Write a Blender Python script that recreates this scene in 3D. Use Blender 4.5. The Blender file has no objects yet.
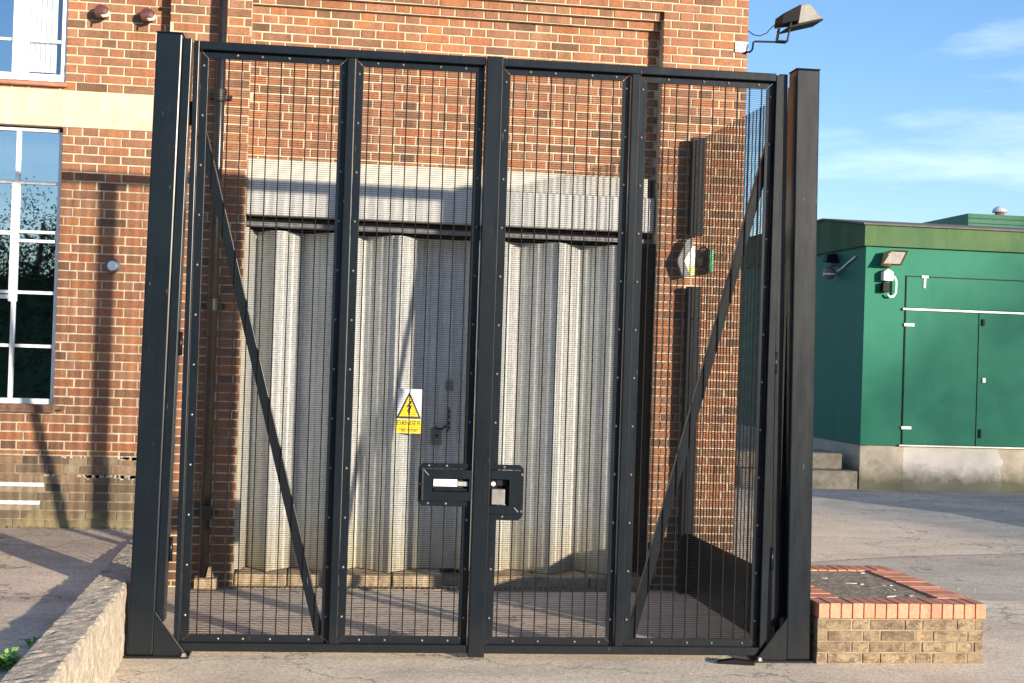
import bpy, math, random
from mathutils import Vector, Matrix, noise
random.seed(7)
R = math.radians
SC = bpy.context.scene
COL = SC.collection

# ------------------------------------------------------------------ camera
EYE = 1.81
YAW, PITCH, ROLL = R(8.3), R(0.6), R(1.85)
fwd = Vector((math.sin(YAW)*math.cos(PITCH), math.cos(YAW)*math.cos(PITCH), math.sin(PITCH)))
r0 = Vector((math.cos(YAW), -math.sin(YAW), 0))
u0 = r0.cross(fwd)
rt = r0*math.cos(ROLL) + u0*math.sin(ROLL)
up = u0*math.cos(ROLL) - r0*math.sin(ROLL)
cam_data = bpy.data.cameras.new("camera")
cam = bpy.data.objects.new("camera", cam_data)
COL.objects.link(cam)
M = Matrix((rt, up, -fwd)).transposed().to_4x4()
M.translation = Vector((0, 0, EYE))
cam.matrix_world = M
cam_data.sensor_width = 36.0
cam_data.lens = 1400.0/1024.0*36.0
cam_data.clip_start = 0.05
cam_data.clip_end = 2000
SC.camera = cam

# ------------------------------------------------------------------ light
SUN_AZ, SUN_EL = R(34.7), R(9.4)
to_sun = Vector((math.sin(SUN_AZ)*math.cos(SUN_EL), -math.cos(SUN_AZ)*math.cos(SUN_EL), math.sin(SUN_EL)))
SKY_STRENGTH = 0.105
SUN_STRENGTH = 4.8
EXPOSURE = 1.1
world = bpy.data.worlds.new("World")
SC.world = world
world.use_nodes = True
wn, wl = world.node_tree.nodes, world.node_tree.links
wn.clear()
wo = wn.new('ShaderNodeOutputWorld')
bg = wn.new('ShaderNodeBackground')
sky = wn.new('ShaderNodeTexSky')
sky.sky_type = 'NISHITA'
sky.sun_disc = False
sky.sun_elevation = SUN_EL
sky.sun_rotation = math.pi - SUN_AZ
sky.altitude = 0
sky.air_density = 1.0
sky.dust_density = 0.4
sky.ozone_density = 2.0
tc = wn.new('ShaderNodeTexCoord')
mp = wn.new('ShaderNodeMapping')
mp.inputs['Scale'].default_value = (2.6, 2.6, 12.0)
mp.inputs['Location'].default_value = (3.4, 1.2, 0.75)
nz = wn.new('ShaderNodeTexNoise')
nz.inputs['Scale'].default_value = 1.9
nz.inputs['Detail'].default_value = 6
nz.inputs['Roughness'].default_value = 0.55
rp = wn.new('ShaderNodeValToRGB')
rp.color_ramp.elements[0].position = 0.53
rp.color_ramp.elements[0].color = (0, 0, 0, 1)
rp.color_ramp.elements[1].position = 0.74
rp.color_ramp.elements[1].color = (0.27, 0.27, 0.27, 1)
hsv = wn.new('ShaderNodeHueSaturation')
hsv.inputs['Saturation'].default_value = 1.08
hsv.inputs['Value'].default_value = 1.18
mixc = wn.new('ShaderNodeMixRGB')
mixc.inputs['Color2'].default_value = (8.2, 8.6, 9.2, 1)
wl.new(tc.outputs['Generated'], mp.inputs['Vector'])
wl.new(mp.outputs['Vector'], nz.inputs['Vector'])
wl.new(nz.outputs['Fac'], rp.inputs['Fac'])
tintn = wn.new('ShaderNodeMixRGB'); tintn.blend_type = 'MULTIPLY'; tintn.inputs['Fac'].default_value = 1
tintn.inputs['Color2'].default_value = (0.84, 0.90, 1.10, 1)
wl.new(sky.outputs['Color'], tintn.inputs['Color1'])
wl.new(tintn.outputs['Color'], hsv.inputs['Color'])
wl.new(rp.outputs['Color'], mixc.inputs['Fac'])
wl.new(hsv.outputs['Color'], mixc.inputs['Color1'])
wl.new(mixc.outputs['Color'], bg.inputs['Color'])
bg.inputs['Strength'].default_value = SKY_STRENGTH
wl.new(bg.outputs['Background'], wo.inputs['Surface'])

sd = bpy.data.lights.new("sun", 'SUN')
sd.energy = SUN_STRENGTH
sd.angle = R(0.8)
sd.color = (1.0, 0.86, 0.68)
sun = bpy.data.objects.new("sun", sd)
sun.rotation_euler = to_sun.to_track_quat('Z', 'Y').to_euler()
sun.location = (10, -10, 12)
COL.objects.link(sun)
SC.view_settings.view_transform = 'Standard'
SC.view_settings.look = 'None'
SC.view_settings.exposure = EXPOSURE
SC.view_settings.gamma = 1

# ------------------------------------------------------------------ helpers
class MB:
    def __init__(s):
        s.v = []; s.f = []; s.t = []
    def _add(s, vs, fs, tint=0.0):
        b = len(s.v)
        s.v += [tuple(v) for v in vs]
        for f in fs:
            s.f.append(tuple(i+b for i in f)); s.t.append(tint)
        return s
    def box(s, x0, x1, y0, y1, z0, z1, tint=0.0):
        vs = [(x0,y0,z0),(x1,y0,z0),(x1,y1,z0),(x0,y1,z0),(x0,y0,z1),(x1,y0,z1),(x1,y1,z1),(x0,y1,z1)]
        return s._add(vs, [(0,3,2,1),(4,5,6,7),(0,1,5,4),(1,2,6,5),(2,3,7,6),(3,0,4,7)], tint)
    def brick(s, x0, x1, y0, y1, z0, z1, tint=0.0, c=0.002):
        """brick with a small chamfer round its front (-y) face"""
        vs = [(x0,y0+c,z0),(x1,y0+c,z0),(x1,y0+c,z1),(x0,y0+c,z1),
              (x0+c,y0,z0+c),(x1-c,y0,z0+c),(x1-c,y0,z1-c),(x0+c,y0,z1-c),
              (x0,y1,z0),(x1,y1,z0),(x1,y1,z1),(x0,y1,z1)]
        fs = [(4,5,6,7),(0,1,5,4),(1,2,6,5),(2,3,7,6),(3,0,4,7),(0,8,9,1),(1,9,10,2),(2,10,11,3),(3,11,8,0)]
        return s._add(vs, fs, tint)
    def prism(s, pts, y0, y1, axis='y', tint=0.0):
        """polygon pts (a,b) extruded; axis y -> pts are (x,z); axis z -> (x,y); axis x -> (y,z)"""
        n = len(pts)
        if axis == 'y':
            A = [(p[0], y0, p[1]) for p in pts]; B = [(p[0], y1, p[1]) for p in pts]
        elif axis == 'z':
            A = [(p[0], p[1], y0) for p in pts]; B = [(p[0], p[1], y1) for p in pts]
        else:
            A = [(y0, p[0], p[1]) for p in pts]; B = [(y1, p[0], p[1]) for p in pts]
        fs = [tuple(range(n)), tuple(range(2*n-1, n-1, -1))]
        for i in range(n):
            j = (i+1) % n
            fs.append((i, i+n, j+n, j))
        return s._add(A+B, fs, tint)
    def tube(s, path, r, n=10, caps=True):
        path = [Vector(p) for p in path]
        rs = r if isinstance(r, (list, tuple)) else [r]*len(path)
        vs = []; ref = None
        for i, p in enumerate(path):
            d = (path[min(i+1, len(path)-1)] - path[max(i-1, 0)]).normalized()
            if ref is None:
                ref = Vector((0,0,1)) if abs(d.z) < .9 else Vector((1,0,0))
            a = d.cross(ref).normalized(); b = d.cross(a).normalized()
            ref = a.cross(d) if a.cross(d).length > 0 else ref
            for k in range(n):
                t = 2*math.pi*k/n
                vs.append(p + a*math.cos(t)*rs[i] + b*math.sin(t)*rs[i])
        fs = []
        for i in range(len(path)-1):
            for k in range(n):
                k2 = (k+1) % n
                fs.append((i*n+k, i*n+k2, (i+1)*n+k2, (i+1)*n+k))
        if caps:
            fs.append(tuple(range(n-1, -1, -1)))
            fs.append(tuple((len(path)-1)*n+k for k in range(n)))
        return s._add(vs, fs)
    def bar(s, p, q, w, t, up=(0,1,0)):
        """rectangular bar p->q; width w in-plane (perp to up), thickness t along up"""
        p, q = Vector(p), Vector(q); d = (q-p).normalized(); u = Vector(up)
        a = d.cross(u).normalized()*w/2; b = u.normalized()*t/2
        vs = [p-a-b, p+a-b, p+a+b, p-a+b, q-a-b, q+a-b, q+a+b, q-a+b]
        return s._add(vs, [(0,3,2,1),(4,5,6,7),(0,1,5,4),(1,2,6,5),(2,3,7,6),(3,0,4,7)])
    def lathe(s, prof, c=(0,0,0), axis='z', n=16):
        vs = []
        for r, h in prof:
            for k in range(n):
                t = 2*math.pi*k/n
                a, b = r*math.cos(t), r*math.sin(t)
                vs.append({'z':(c[0]+a,c[1]+b,c[2]+h),'y':(c[0]+a,c[1]-h,c[2]+b),'x':(c[0]+h,c[1]+a,c[2]+b)}[axis])
        fs = []
        m = len(prof)
        for i in range(m-1):
            for k in range(n):
                k2 = (k+1) % n
                fs.append((i*n+k, i*n+k2, (i+1)*n+k2, (i+1)*n+k))
        fs.append(tuple(range(n-1,-1,-1))); fs.append(tuple((m-1)*n+k for k in range(n)))
        return s._add(vs, fs)
    def mesh(s, name, m=None, tint=False, recalc=True):
        me = bpy.data.meshes.new(name)
        me.from_pydata(s.v, [], s.f)
        if recalc:
            import bmesh
            bm = bmesh.new(); bm.from_mesh(me); bmesh.ops.recalc_face_normals(bm, faces=bm.faces)
            bm.to_mesh(me); bm.free()
        if tint:
            at = me.attributes.new('tint', 'FLOAT', 'FACE')
            at.data.foreach_set('value', s.t)
        if m: me.materials.append(m)
        me.update()
        return me
    def build(s, name, m, parent=None, bevel=0, smooth=False, tint=False, loc=None):
        me = s.mesh(name, m, tint)
        return link(name, me, parent, bevel, smooth, loc)

def link(name, me, parent=None, bevel=0, smooth=False, loc=None):
    o = bpy.data.objects.new(name, me); COL.objects.link(o)
    if parent: o.parent = parent
    if loc: o.location = loc
    if smooth:
        for p in me.polygons: p.use_smooth = True
    if bevel:
        b = o.modifiers.new('bevel', 'BEVEL'); b.width = bevel; b.segments = 2; b.limit_method = 'ANGLE'
    return o

def thing(name, label, cat, loc=(0,0,0), rz=0, group=None):
    o = bpy.data.objects.new(name, None); COL.objects.link(o)
    o.empty_display_size = .2
    o.location = loc; o.rotation_euler = (0,0,rz)
    o['label'] = label; o['category'] = cat
    if group: o['group'] = group
    return o
def tag(o, label, cat, group=None):
    o['label'] = label; o['category'] = cat
    if group: o['group'] = group
    return o
def struct(o):
    o['kind'] = 'structure'; return o

# ------------------------------------------------------------------ materials
def nmat(name):
    m = bpy.data.materials.new(name); m.use_nodes = True
    nt = m.node_tree; nt.nodes.clear()
    out = nt.nodes.new('ShaderNodeOutputMaterial'); b = nt.nodes.new('ShaderNodeBsdfPrincipled')
    nt.links.new(b.outputs[0], out.inputs[0])
    return m, nt, b
def rgb(c): return (c[0], c[1], c[2], 1)
def ramp(nt, fac, stops):
    r = nt.nodes.new('ShaderNodeValToRGB')
    e = r.color_ramp.elements
    while len(e) < len(stops): e.new(0.5)
    for i, (p, c) in enumerate(stops):
        e[i].position = p; e[i].color = rgb(c) if isinstance(c, (tuple, list)) else (c, c, c, 1)
    nt.links.new(fac, r.inputs[0]); return r.outputs[0]
def noi(nt, scale, detail=4, rough=.6, vec=None, stretch=None):
    n = nt.nodes.new('ShaderNodeTexNoise')
    n.inputs['Scale'].default_value = scale; n.inputs['Detail'].default_value = detail; n.inputs['Roughness'].default_value = rough
    if vec is None:
        vec = nt.nodes.new('ShaderNodeNewGeometry').outputs['Position']
    if stretch:
        mpn = nt.nodes.new('ShaderNodeMapping'); mpn.inputs['Scale'].default_value = stretch
        nt.links.new(vec, mpn.inputs['Vector']); vec = mpn.outputs[0]
    nt.links.new(vec, n.inputs['Vector'])
    return n.outputs['Fac']
def mix(nt, fac, a, b, mode='MIX'):
    x = nt.nodes.new('ShaderNodeMixRGB'); x.blend_type = mode
    for inp, v in ((x.inputs[0], fac), (x.inputs[1], a), (x.inputs[2], b)):
        if isinstance(v, (int, float)): inp.default_value = v if inp.name == 'Fac' or inp == x.inputs[0] else (v, v, v, 1)
        elif isinstance(v, (tuple, list)): inp.default_value = rgb(v)
        else: nt.links.new(v, inp)
    return x.outputs[0]
def math_(nt, op, a, b=None, c=None):
    x = nt.nodes.new('ShaderNodeMath'); x.operation = op
    for i, v in enumerate((a, b, c)):
        if v is None: continue
        if isinstance(v, (int, float)): x.inputs[i].default_value = v
        else: nt.links.new(v, x.inputs[i])
    return x.outputs[0]
def bump(nt, b, h, strength=.4, dist=.005):
    bn = nt.nodes.new('ShaderNodeBump'); bn.inputs['Strength'].default_value = strength; bn.inputs['Distance'].default_value = dist
    nt.links.new(h, bn.inputs['Height']); nt.links.new(bn.outputs[0], b.inputs['Normal'])
def posz(nt):
    g = nt.nodes.new('ShaderNodeNewGeometry'); s = nt.nodes.new('ShaderNodeSeparateXYZ')
    nt.links.new(g.outputs['Position'], s.inputs[0]); return s.outputs
def plain(name, stops, scale=6, rough=.7, metal=0, bstr=.3, bscale=60, bdist=.004, stretch=None, spec=.5, detail=5):
    m, nt, b = nmat(name)
    n = noi(nt, scale, detail, .65, stretch=stretch)
    nt.links.new(ramp(nt, n, stops), b.inputs['Base Color'])
    b.inputs['Roughness'].default_value = rough; b.inputs['Metallic'].default_value = metal
    b.inputs['Specular IOR Level'].default_value = spec
    if bstr: bump(nt, b, noi(nt, bscale, 4, .6), bstr, bdist)
    return m

def brick_mat(name, stops, dirt=(.10,.075,.05), dirt_z=None, rough=.85, dirtamt=.55, green=False, mottle=False):
    m, nt, b = nmat(name)
    a1 = nt.nodes.new('ShaderNodeAttribute'); a1.attribute_type = 'GEOMETRY'; a1.attribute_name = 'tint'
    a2 = nt.nodes.new('ShaderNodeAttribute'); a2.attribute_type = 'OBJECT'; a2.attribute_name = 'tint'
    t = math_(nt, 'ADD', a1.outputs['Fac'], a2.outputs['Fac'])
    fine = noi(nt, 55, 5, .7)
    med = noi(nt, 14, 4, .6)
    t2 = math_(nt, 'ADD', t, math_(nt, 'MULTIPLY', math_(nt, 'SUBTRACT', med, .5), .35))
    c = ramp(nt, t2, stops)
    c = mix(nt, 1.0, c, ramp(nt, fine, [(.25, .62), (.5, .97), (.8, 1.25)]), 'MULTIPLY')
    big = noi(nt, 1.3, 3, .6)
    c = mix(nt, ramp(nt, big, [(.5, 0.0), (.72, dirtamt*.5)]), c, dirt)
    st = noi(nt, 3.2, 5, .7, stretch=(2.4,2.4,.16))
    c = mix(nt, 1.0, c, ramp(nt, st, [(.35, .74), (.5, .96), (.7, 1.06)]), 'MULTIPLY')
    if dirt_z is not None:
        z = posz(nt)[2]
        w = math_(nt, 'ADD', z, math_(nt, 'MULTIPLY', noi(nt, 5, 5, .7), .5))
        f = ramp(nt, math_(nt, 'SUBTRACT', w, dirt_z), [(.18, dirtamt), (.36, 0.0)])
        c = mix(nt, f, c, dirt)
        if green:
            f2 = ramp(nt, w, [(.68, .6), (.78, 0.0)])
            c = mix(nt, f2, c, (.30,.26,.13))
    if mottle:
        c = mix(nt, ramp(nt, noi(nt, 16, 7, .8), [(.42, 0.0), (.62, .7)]), c, (.30,.23,.14))
        c = mix(nt, ramp(nt, noi(nt, 13, 6, .8, stretch=(1,1,1.4)), [(.46, 0.0), (.60, .85)]), c, (.085,.06,.04))
        c = mix(nt, ramp(nt, noi(nt, 75, 3, .6), [(.66, 0.0), (.72, .8)]), c, (.6,.54,.42))
    nt.links.new(c, b.inputs['Base Color'])
    b.inputs['Roughness'].default_value = rough
    b.inputs['Specular IOR Level'].default_value = .25
    bump(nt, b, mix(nt, .5, fine, noi(nt, 160, 3, .7)), .55, .004)
    return m

RED = [(0.0,(.12,.070,.048)),(.18,(.165,.088,.054)),(.35,(.225,.115,.070)),(.55,(.265,.120,.070)),(.75,(.31,.122,.058)),(.9,(.28,.152,.095)),(1.0,(.345,.143,.058))]
M_brick = brick_mat('red brick', RED, dirt=(.10,.06,.035), dirt_z=.55, dirtamt=.75)
M_brick_lower = brick_mat('weathered plinth brick', [(0,(.09,.07,.05)),(.4,(.19,.13,.085)),(.7,(.28,.17,.10)),(1,(.30,.24,.16))], dirt=(.09,.08,.055), dirt_z=.7, green=True)
M_brick_yellow = brick_mat('stained buff brick', [(0,(.13,.09,.065)),(.35,(.20,.145,.095)),(.7,(.28,.215,.135)),(1,(.33,.21,.12))], dirt=(.12,.10,.07), dirtamt=.8, mottle=True)
M_coping = brick_mat('orange coping brick', [(0,(.54,.225,.14)),(.5,(.60,.26,.165)),(1,(.66,.31,.20))], dirt=(.45,.3,.2), dirtamt=.25)
M_mortar = plain('pale mortar', [(.3,(.34,.285,.20)),(.55,(.50,.42,.30)),(.75,(.60,.51,.37))], 7, .95, bstr=.5, bscale=120, spec=.1)
M_mortar_old = plain('old mortar', [(.3,(.17,.14,.10)),(.7,(.33,.275,.195))], 9, .95, bstr=.6, bscale=90, spec=.1)
def band_mat():
    m, nt, b = nmat('cream concrete band')
    c = ramp(nt, noi(nt, 5, 6, .7), [(.3,(.41,.35,.265)),(.55,(.50,.435,.345)),(.8,(.54,.475,.38))])
    c = mix(nt, 1.0, c, ramp(nt, noi(nt, 5, 5, .7, stretch=(3,3,.3)), [(.3,.84),(.55,1.0),(.8,1.04)]), 'MULTIPLY')
    c = mix(nt, ramp(nt, noi(nt, 70, 3, .6), [(.66, 0.0), (.74, .4)]), c, (.22,.18,.13))
    nt.links.new(c, b.inputs['Base Color']); b.inputs['Roughness'].default_value = .92; b.inputs['Specular IOR Level'].default_value = .15
    bump(nt, b, mix(nt, .5, noi(nt, 60, 5, .7), noi(nt, 9, 4, .6)), .6, .008)
    return m
M_band = band_mat()
M_lintel = plain('weathered lintel', [(.3,(.36,.35,.31)),(.7,(.50,.49,.44))], 7, .9, bstr=.5, bscale=60, stretch=(1.5,1,.4), spec=.15)
M_stone = plain('rough plinth stone', [(.25,(.22,.16,.10)),(.55,(.42,.33,.22)),(.8,(.55,.46,.34))], 9, .95, bstr=.9, bscale=30, bdist=.02, spec=.1)

def paint_steel():
    m, nt, b = nmat('anthracite painted steel')
    n = noi(nt, 3, 5, .7)
    nt.links.new(ramp(nt, n, [(.3,(.026,.029,.034)),(.7,(.036,.039,.044))]), b.inputs['Base Color'])
    sp = noi(nt, 90, 2, .5)
    dust = ramp(nt, sp, [(.70, 0.0), (.78, .4)])
    c = mix(nt, dust, ramp(nt, n, [(.3,(.004,.0068,.0105)),(.7,(.0065,.0105,.0155))]), (.06,.057,.052))
    run = ramp(nt, noi(nt, 26, 5, .7, stretch=(1.6,1.6,.05)), [(.60, 0.0), (.75, .14)])
    c = mix(nt, run, c, (.05,.05,.05))
    scr = ramp(nt, noi(nt, 60, 3, .5, stretch=(1.2,1.2,.12)), [(.735, 0.0), (.75, .55)])
    c = mix(nt, scr, c, (.12,.115,.105))
    z = posz(nt)[2]
    low = ramp(nt, math_(nt, 'ADD', z, math_(nt, 'MULTIPLY', noi(nt, 12, 4, .7), .3)), [(.16, .22), (.45, 0.0)])
    c = mix(nt, low, c, (.035,.031,.027))
    nt.links.new(c, b.inputs['Base Color'])
    nt.links.new(ramp(nt, noi(nt, 20, 4, .7, stretch=(1,1,.15)), [(.3,.25),(.7,.33)]), b.inputs['Roughness'])
    b.inputs['Specular IOR Level'].default_value = .2
    bump(nt, b, noi(nt, 220, 2, .5), .08, .001)
    return m
M_steel = paint_steel()
M_wire = plain('dark mesh wire', [(.4,(.006,.006,.007)),(.7,(.010,.010,.012))], 20, .75, bstr=0, spec=.12)
M_bolt = plain('bright bolt head', [(.3,(.13,.13,.13)),(.7,(.24,.235,.23))], 30, .35, metal=.6, bstr=0)
M_zinc = plain('galvanised steel fixing', [(.3,(.26,.27,.27)),(.7,(.40,.40,.39))], 30, .45, metal=.7, bstr=.1)

def galv():
    m, nt, b = nmat('weathered galvanised sheet')
    n = noi(nt, 6, 6, .7, stretch=(3,3,.35))
    c = ramp(nt, n, [(.25,(.31,.335,.345)),(.5,(.455,.47,.465)),(.75,(.57,.58,.56))])
    sp = noi(nt, 45, 3, .6)
    c = mix(nt, 1.0, c, ramp(nt, sp, [(.3,.82),(.7,1.15)]), 'MULTIPLY')
    z = posz(nt)[2]
    f = ramp(nt, math_(nt, 'ADD', z, math_(nt, 'MULTIPLY', noi(nt, 7, 4, .6, stretch=(2,2,.4)), .5)), [(.25, .8), (.85, 0.0)])
    c = mix(nt, f, c, (.42,.36,.22))
    rs = math_(nt, 'MULTIPLY', ramp(nt, noi(nt, 18, 6, .75, stretch=(1,1,.4)), [(.56, 0.0), (.72, .7)]), ramp(nt, z, [(.1, 1.0), (.9, .12)]))
    c = mix(nt, rs, c, (.20,.11,.05))
    nt.links.new(c, b.inputs['Base Color'])
    b.inputs['Roughness'].default_value = .6; b.inputs['Metallic'].default_value = .25
    bump(nt, b, noi(nt, 3.5, 3, .5), .25, .03)
    return m
M_galv = galv()
M_hood = plain('pale grey hood sheet', [(.3,(.36,.365,.36)),(.7,(.50,.505,.49))], 7, .7, bstr=.2, bscale=40, stretch=(6,1,.3))
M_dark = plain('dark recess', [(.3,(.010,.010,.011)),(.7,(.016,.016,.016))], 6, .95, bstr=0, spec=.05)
M_black = plain('black iron', [(.3,(.007,.007,.008)),(.7,(.012,.012,.012))], 20, .6, bstr=.1, spec=.15)
M_pipe = plain('dark brown downpipe', [(.3,(.010,.008,.008)),(.7,(.018,.014,.013))], 10, .28, bstr=.02, spec=.4)
M_white = plain('white frame paint', [(.3,(.72,.73,.76)),(.7,(.82,.82,.82))], 12, .4, bstr=.05)
M_oldwhite = plain('old white glazing paint', [(.3,(.62,.62,.62)),(.7,(.80,.79,.77))], 25, .6, bstr=.3, bscale=80)
M_blind = plain('white blind fabric', [(.3,(.70,.70,.70)),(.7,(.80,.80,.79))], 6, .9, bstr=0)
M_sill2 = plain('dark weathered clay sill', [(.3,(.11,.06,.04)),(.7,(.19,.11,.075))], 12, .9, bstr=.4)
M_sill = plain('red clay sill', [(.3,(.26,.11,.07)),(.7,(.42,.20,.13))], 12, .8, bstr=.4)
M_ceramic = plain('brown insulator glaze', [(.3,(.06,.02,.014)),(.7,(.12,.04,.026))], 9, .22, bstr=0, spec=.8)
M_cream = plain('cream porcelain', [(.3,(.55,.48,.38)),(.7,(.68,.60,.48))], 9, .3, bstr=0)

def glass_mat(name, f, tr=(.8,.86,.86,1)):
    m = bpy.data.materials.new(name); m.use_nodes = True
    nt = m.node_tree; nt.nodes.clear()
    out = nt.nodes.new('ShaderNodeOutputMaterial'); g = nt.nodes.new('ShaderNodeBsdfGlossy'); t = nt.nodes.new('ShaderNodeBsdfTransparent')
    g.inputs['Roughness'].default_value = .01; g.inputs['Color'].default_value = (.75,.88,1,1)
    bn = nt.nodes.new('ShaderNodeBump'); bn.inputs['Strength'].default_value = .05; bn.inputs['Distance'].default_value = .01
    nt.links.new(noi(nt, 2.2, 2, .5), bn.inputs['Height']); nt.links.new(bn.outputs[0], g.inputs['Normal'])
    t.inputs['Color'].default_value = tr
    x = nt.nodes.new('ShaderNodeMixShader'); x.inputs[0].default_value = f
    nt.links.new(t.outputs[0], x.inputs[1]); nt.links.new(g.outputs[0], x.inputs[2]); nt.links.new(x.outputs[0], out.inputs[0])
    return m
M_glass = glass_mat('window glass', .38)
M_glass2 = glass_mat('clear window glass', .14, (.97,.97,.97,1))

def green_mat(name, c0, c1, streak=.10, rough=.55):
    m, nt, b = nmat(name)
    n = noi(nt, 1.6, 5, .6, stretch=(1.5,1.5,.5))
    c = ramp(nt, n, [(.3, c0), (.7, c1)])
    s = noi(nt, 12, 5, .7, stretch=(2,2,.25))
    c = mix(nt, ramp(nt, s, [(.55, 0.0), (.8, streak)]), c, (.16,.20,.12))
    nt.links.new(c, b.inputs['Base Color']); b.inputs['Roughness'].default_value = rough; b.inputs['Specular IOR Level'].default_value = .1
    bump(nt, b, noi(nt, .9, 2, .5), .12, .02)
    return m
M_green = green_mat('green painted steel panel', (.012,.125,.085), (.018,.148,.100))
M_fascia = green_mat('weathered green fascia', (.042,.100,.046), (.078,.130,.060), .5, .75)
M_green2 = green_mat('pale green upper cladding', (.07,.20,.12), (.09,.24,.14), .2, .5)
M_roof = plain('grey felt roof', [(.3,(.07,.07,.065)),(.7,(.12,.115,.11))], 5, .9)

def base_conc():
    m, nt, b = nmat('mossy concrete base')
    c = ramp(nt, noi(nt, 4, 6, .7), [(.3,(.33,.29,.22)),(.6,(.46,.41,.33)),(.8,(.52,.47,.38))])
    P = posz(nt)
    # whitewashed stretch under the doors
    wx = ramp(nt, math_(nt, 'ADD', P[0], math_(nt, 'MULTIPLY', noi(nt, 5, 4, .7), .3)), [(.0, 0.0), (1.0, 1.0)])
    lx = math_(nt, 'GREATER_THAN', P[0], 8.93); rx = math_(nt, 'LESS_THAN', math_(nt,'ADD',P[0],math_(nt,'MULTIPLY',noi(nt,4,4,.6),.5)), 10.75)
    c = mix(nt, math_(nt, 'MULTIPLY', math_(nt, 'MULTIPLY', lx, rx), .75), c, (.62,.60,.57))
    w = math_(nt, 'ADD', P[2], math_(nt, 'MULTIPLY', noi(nt, 3.2, 6, .75), .55))
    c = mix(nt, ramp(nt, w, [(.38, .85), (.66, 0.0)]), c, (.075,.08,.045))
    nt.links.new(c, b.inputs['Base Color']); b.inputs['Roughness'].default_value = .95
    bump(nt, b, noi(nt, 40, 5, .7), .6, .01)
    return m
M_base = base_conc()
M_step = plain('mossy concrete step', [(.3,(.12,.11,.08)),(.6,(.24,.22,.18)),(.8,(.34,.31,.26))], 8, .95, bstr=.6, bscale=40, bdist=.01)

def ground_mat(name, stops, patch, speck, rscale=1.1, bstr=.7, bdist=.008, rough=.92, lines=None):
    m, nt, b = nmat(name)
    c = ramp(nt, noi(nt, rscale, 6, .65), stops)
    c = mix(nt, ramp(nt, noi(nt, 3.3, 5, .7), [(.55, 0.0), (.72, .55)]), c, patch)
    sp = noi(nt, 95, 3, .7)
    c = mix(nt, 1.0, c, ramp(nt, sp, [(.3,.68),(.5,1.0),(.72,1.35)]), 'MULTIPLY')
    c = mix(nt, 1.0, c, ramp(nt, noi(nt, 34, 6, .85), [(.32,.62),(.5,1.0),(.68,1.25)]), 'MULTIPLY')
    v = nt.nodes.new('ShaderNodeTexVoronoi'); v.inputs['Scale'].default_value = 26
    nt.links.new(nt.nodes.new('ShaderNodeNewGeometry').outputs['Position'], v.inputs['Vector'])
    c = mix(nt, ramp(nt, v.outputs['Distance'], [(.04, .35), (.10, 0.0)]), c, speck)
    c = mix(nt, 1.0, c, ramp(nt, noi(nt, .7, 7, .75, stretch=(1,2.2,1)), [(.36,.78),(.5,1.0),(.66,1.08)]), 'MULTIPLY')
    h = mix(nt, .5, sp, noi(nt, 30, 4, .7))
    if lines:
        wv = nt.nodes.new('ShaderNodeTexWave'); wv.bands_direction = 'Y'; wv.inputs['Scale'].default_value = lines
        wv.inputs['Distortion'].default_value = 2.5; wv.inputs['Detail'].default_value = 3
        nt.links.new(nt.nodes.new('ShaderNodeNewGeometry').outputs['Position'], wv.inputs['Vector'])
        h = mix(nt, .6, h, wv.outputs['Fac'])
        c = mix(nt, .25, c, mix(nt, 1.0, c, ramp(nt, wv.outputs['Fac'], [(0,.5),(1,1.2)]), 'MULTIPLY'))
    cr = nt.nodes.new('ShaderNodeTexVoronoi'); cr.feature = 'DISTANCE_TO_EDGE'; cr.inputs['Scale'].default_value = .55
    dn = nt.nodes.new('ShaderNodeVectorMath'); dn.operation = 'ADD'
    nn = nt.nodes.new('ShaderNodeTexNoise'); nn.inputs['Scale'].default_value = 2.5; nn.inputs['Detail'].default_value = 5
    g = nt.nodes.new('ShaderNodeNewGeometry')
    nt.links.new(g.outputs['Position'], nn.inputs['Vector']); nt.links.new(g.outputs['Position'], dn.inputs[0]); nt.links.new(nn.outputs['Color'], dn.inputs[1])
    nt.links.new(dn.outputs[0], cr.inputs['Vector'])
    c = mix(nt, ramp(nt, cr.outputs['Distance'], [(.002, .6), (.007, 0.0)]), c, (.05,.045,.04))
    nt.links.new(c, b.inputs['Base Color']); b.inputs['Roughness'].default_value = rough
    b.inputs['Specular IOR Level'].default_value = .3
    bump(nt, b, h, bstr, bdist)
    return m
M_asphalt = ground_mat('old asphalt', [(.3,(.30,.285,.26)),(.7,(.40,.38,.35))], (.44,.41,.37), (.34,.31,.27))
M_concrete = ground_mat('cream concrete paving', [(.3,(.66,.545,.395)),(.5,(.76,.645,.48)),(.7,(.80,.70,.54))], (.58,.48,.35), (.30,.26,.21), bdist=.006)
M_strip = ground_mat('cream concrete strip', [(.3,(.68,.55,.40)),(.7,(.80,.67,.50))], (.56,.46,.34), (.40,.35,.29))  # the strip's own cream colour
M_patch = ground_mat('grey asphalt patch', [(.3,(.46,.40,.32)),(.7,(.60,.53,.43))], (.57,.52,.43), (.6,.56,.5))
M_yard = ground_mat('worn yard surface', [(.3,(.58,.48,.38)),(.7,(.74,.63,.51))], (.78,.67,.54), (.62,.57,.5), lines=9)
M_raised = ground_mat('gritty raised tarmac', [(.3,(.46,.37,.28)),(.7,(.68,.56,.44))], (.66,.56,.44), (.66,.6,.52), bstr=.9, bdist=.015)
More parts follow.
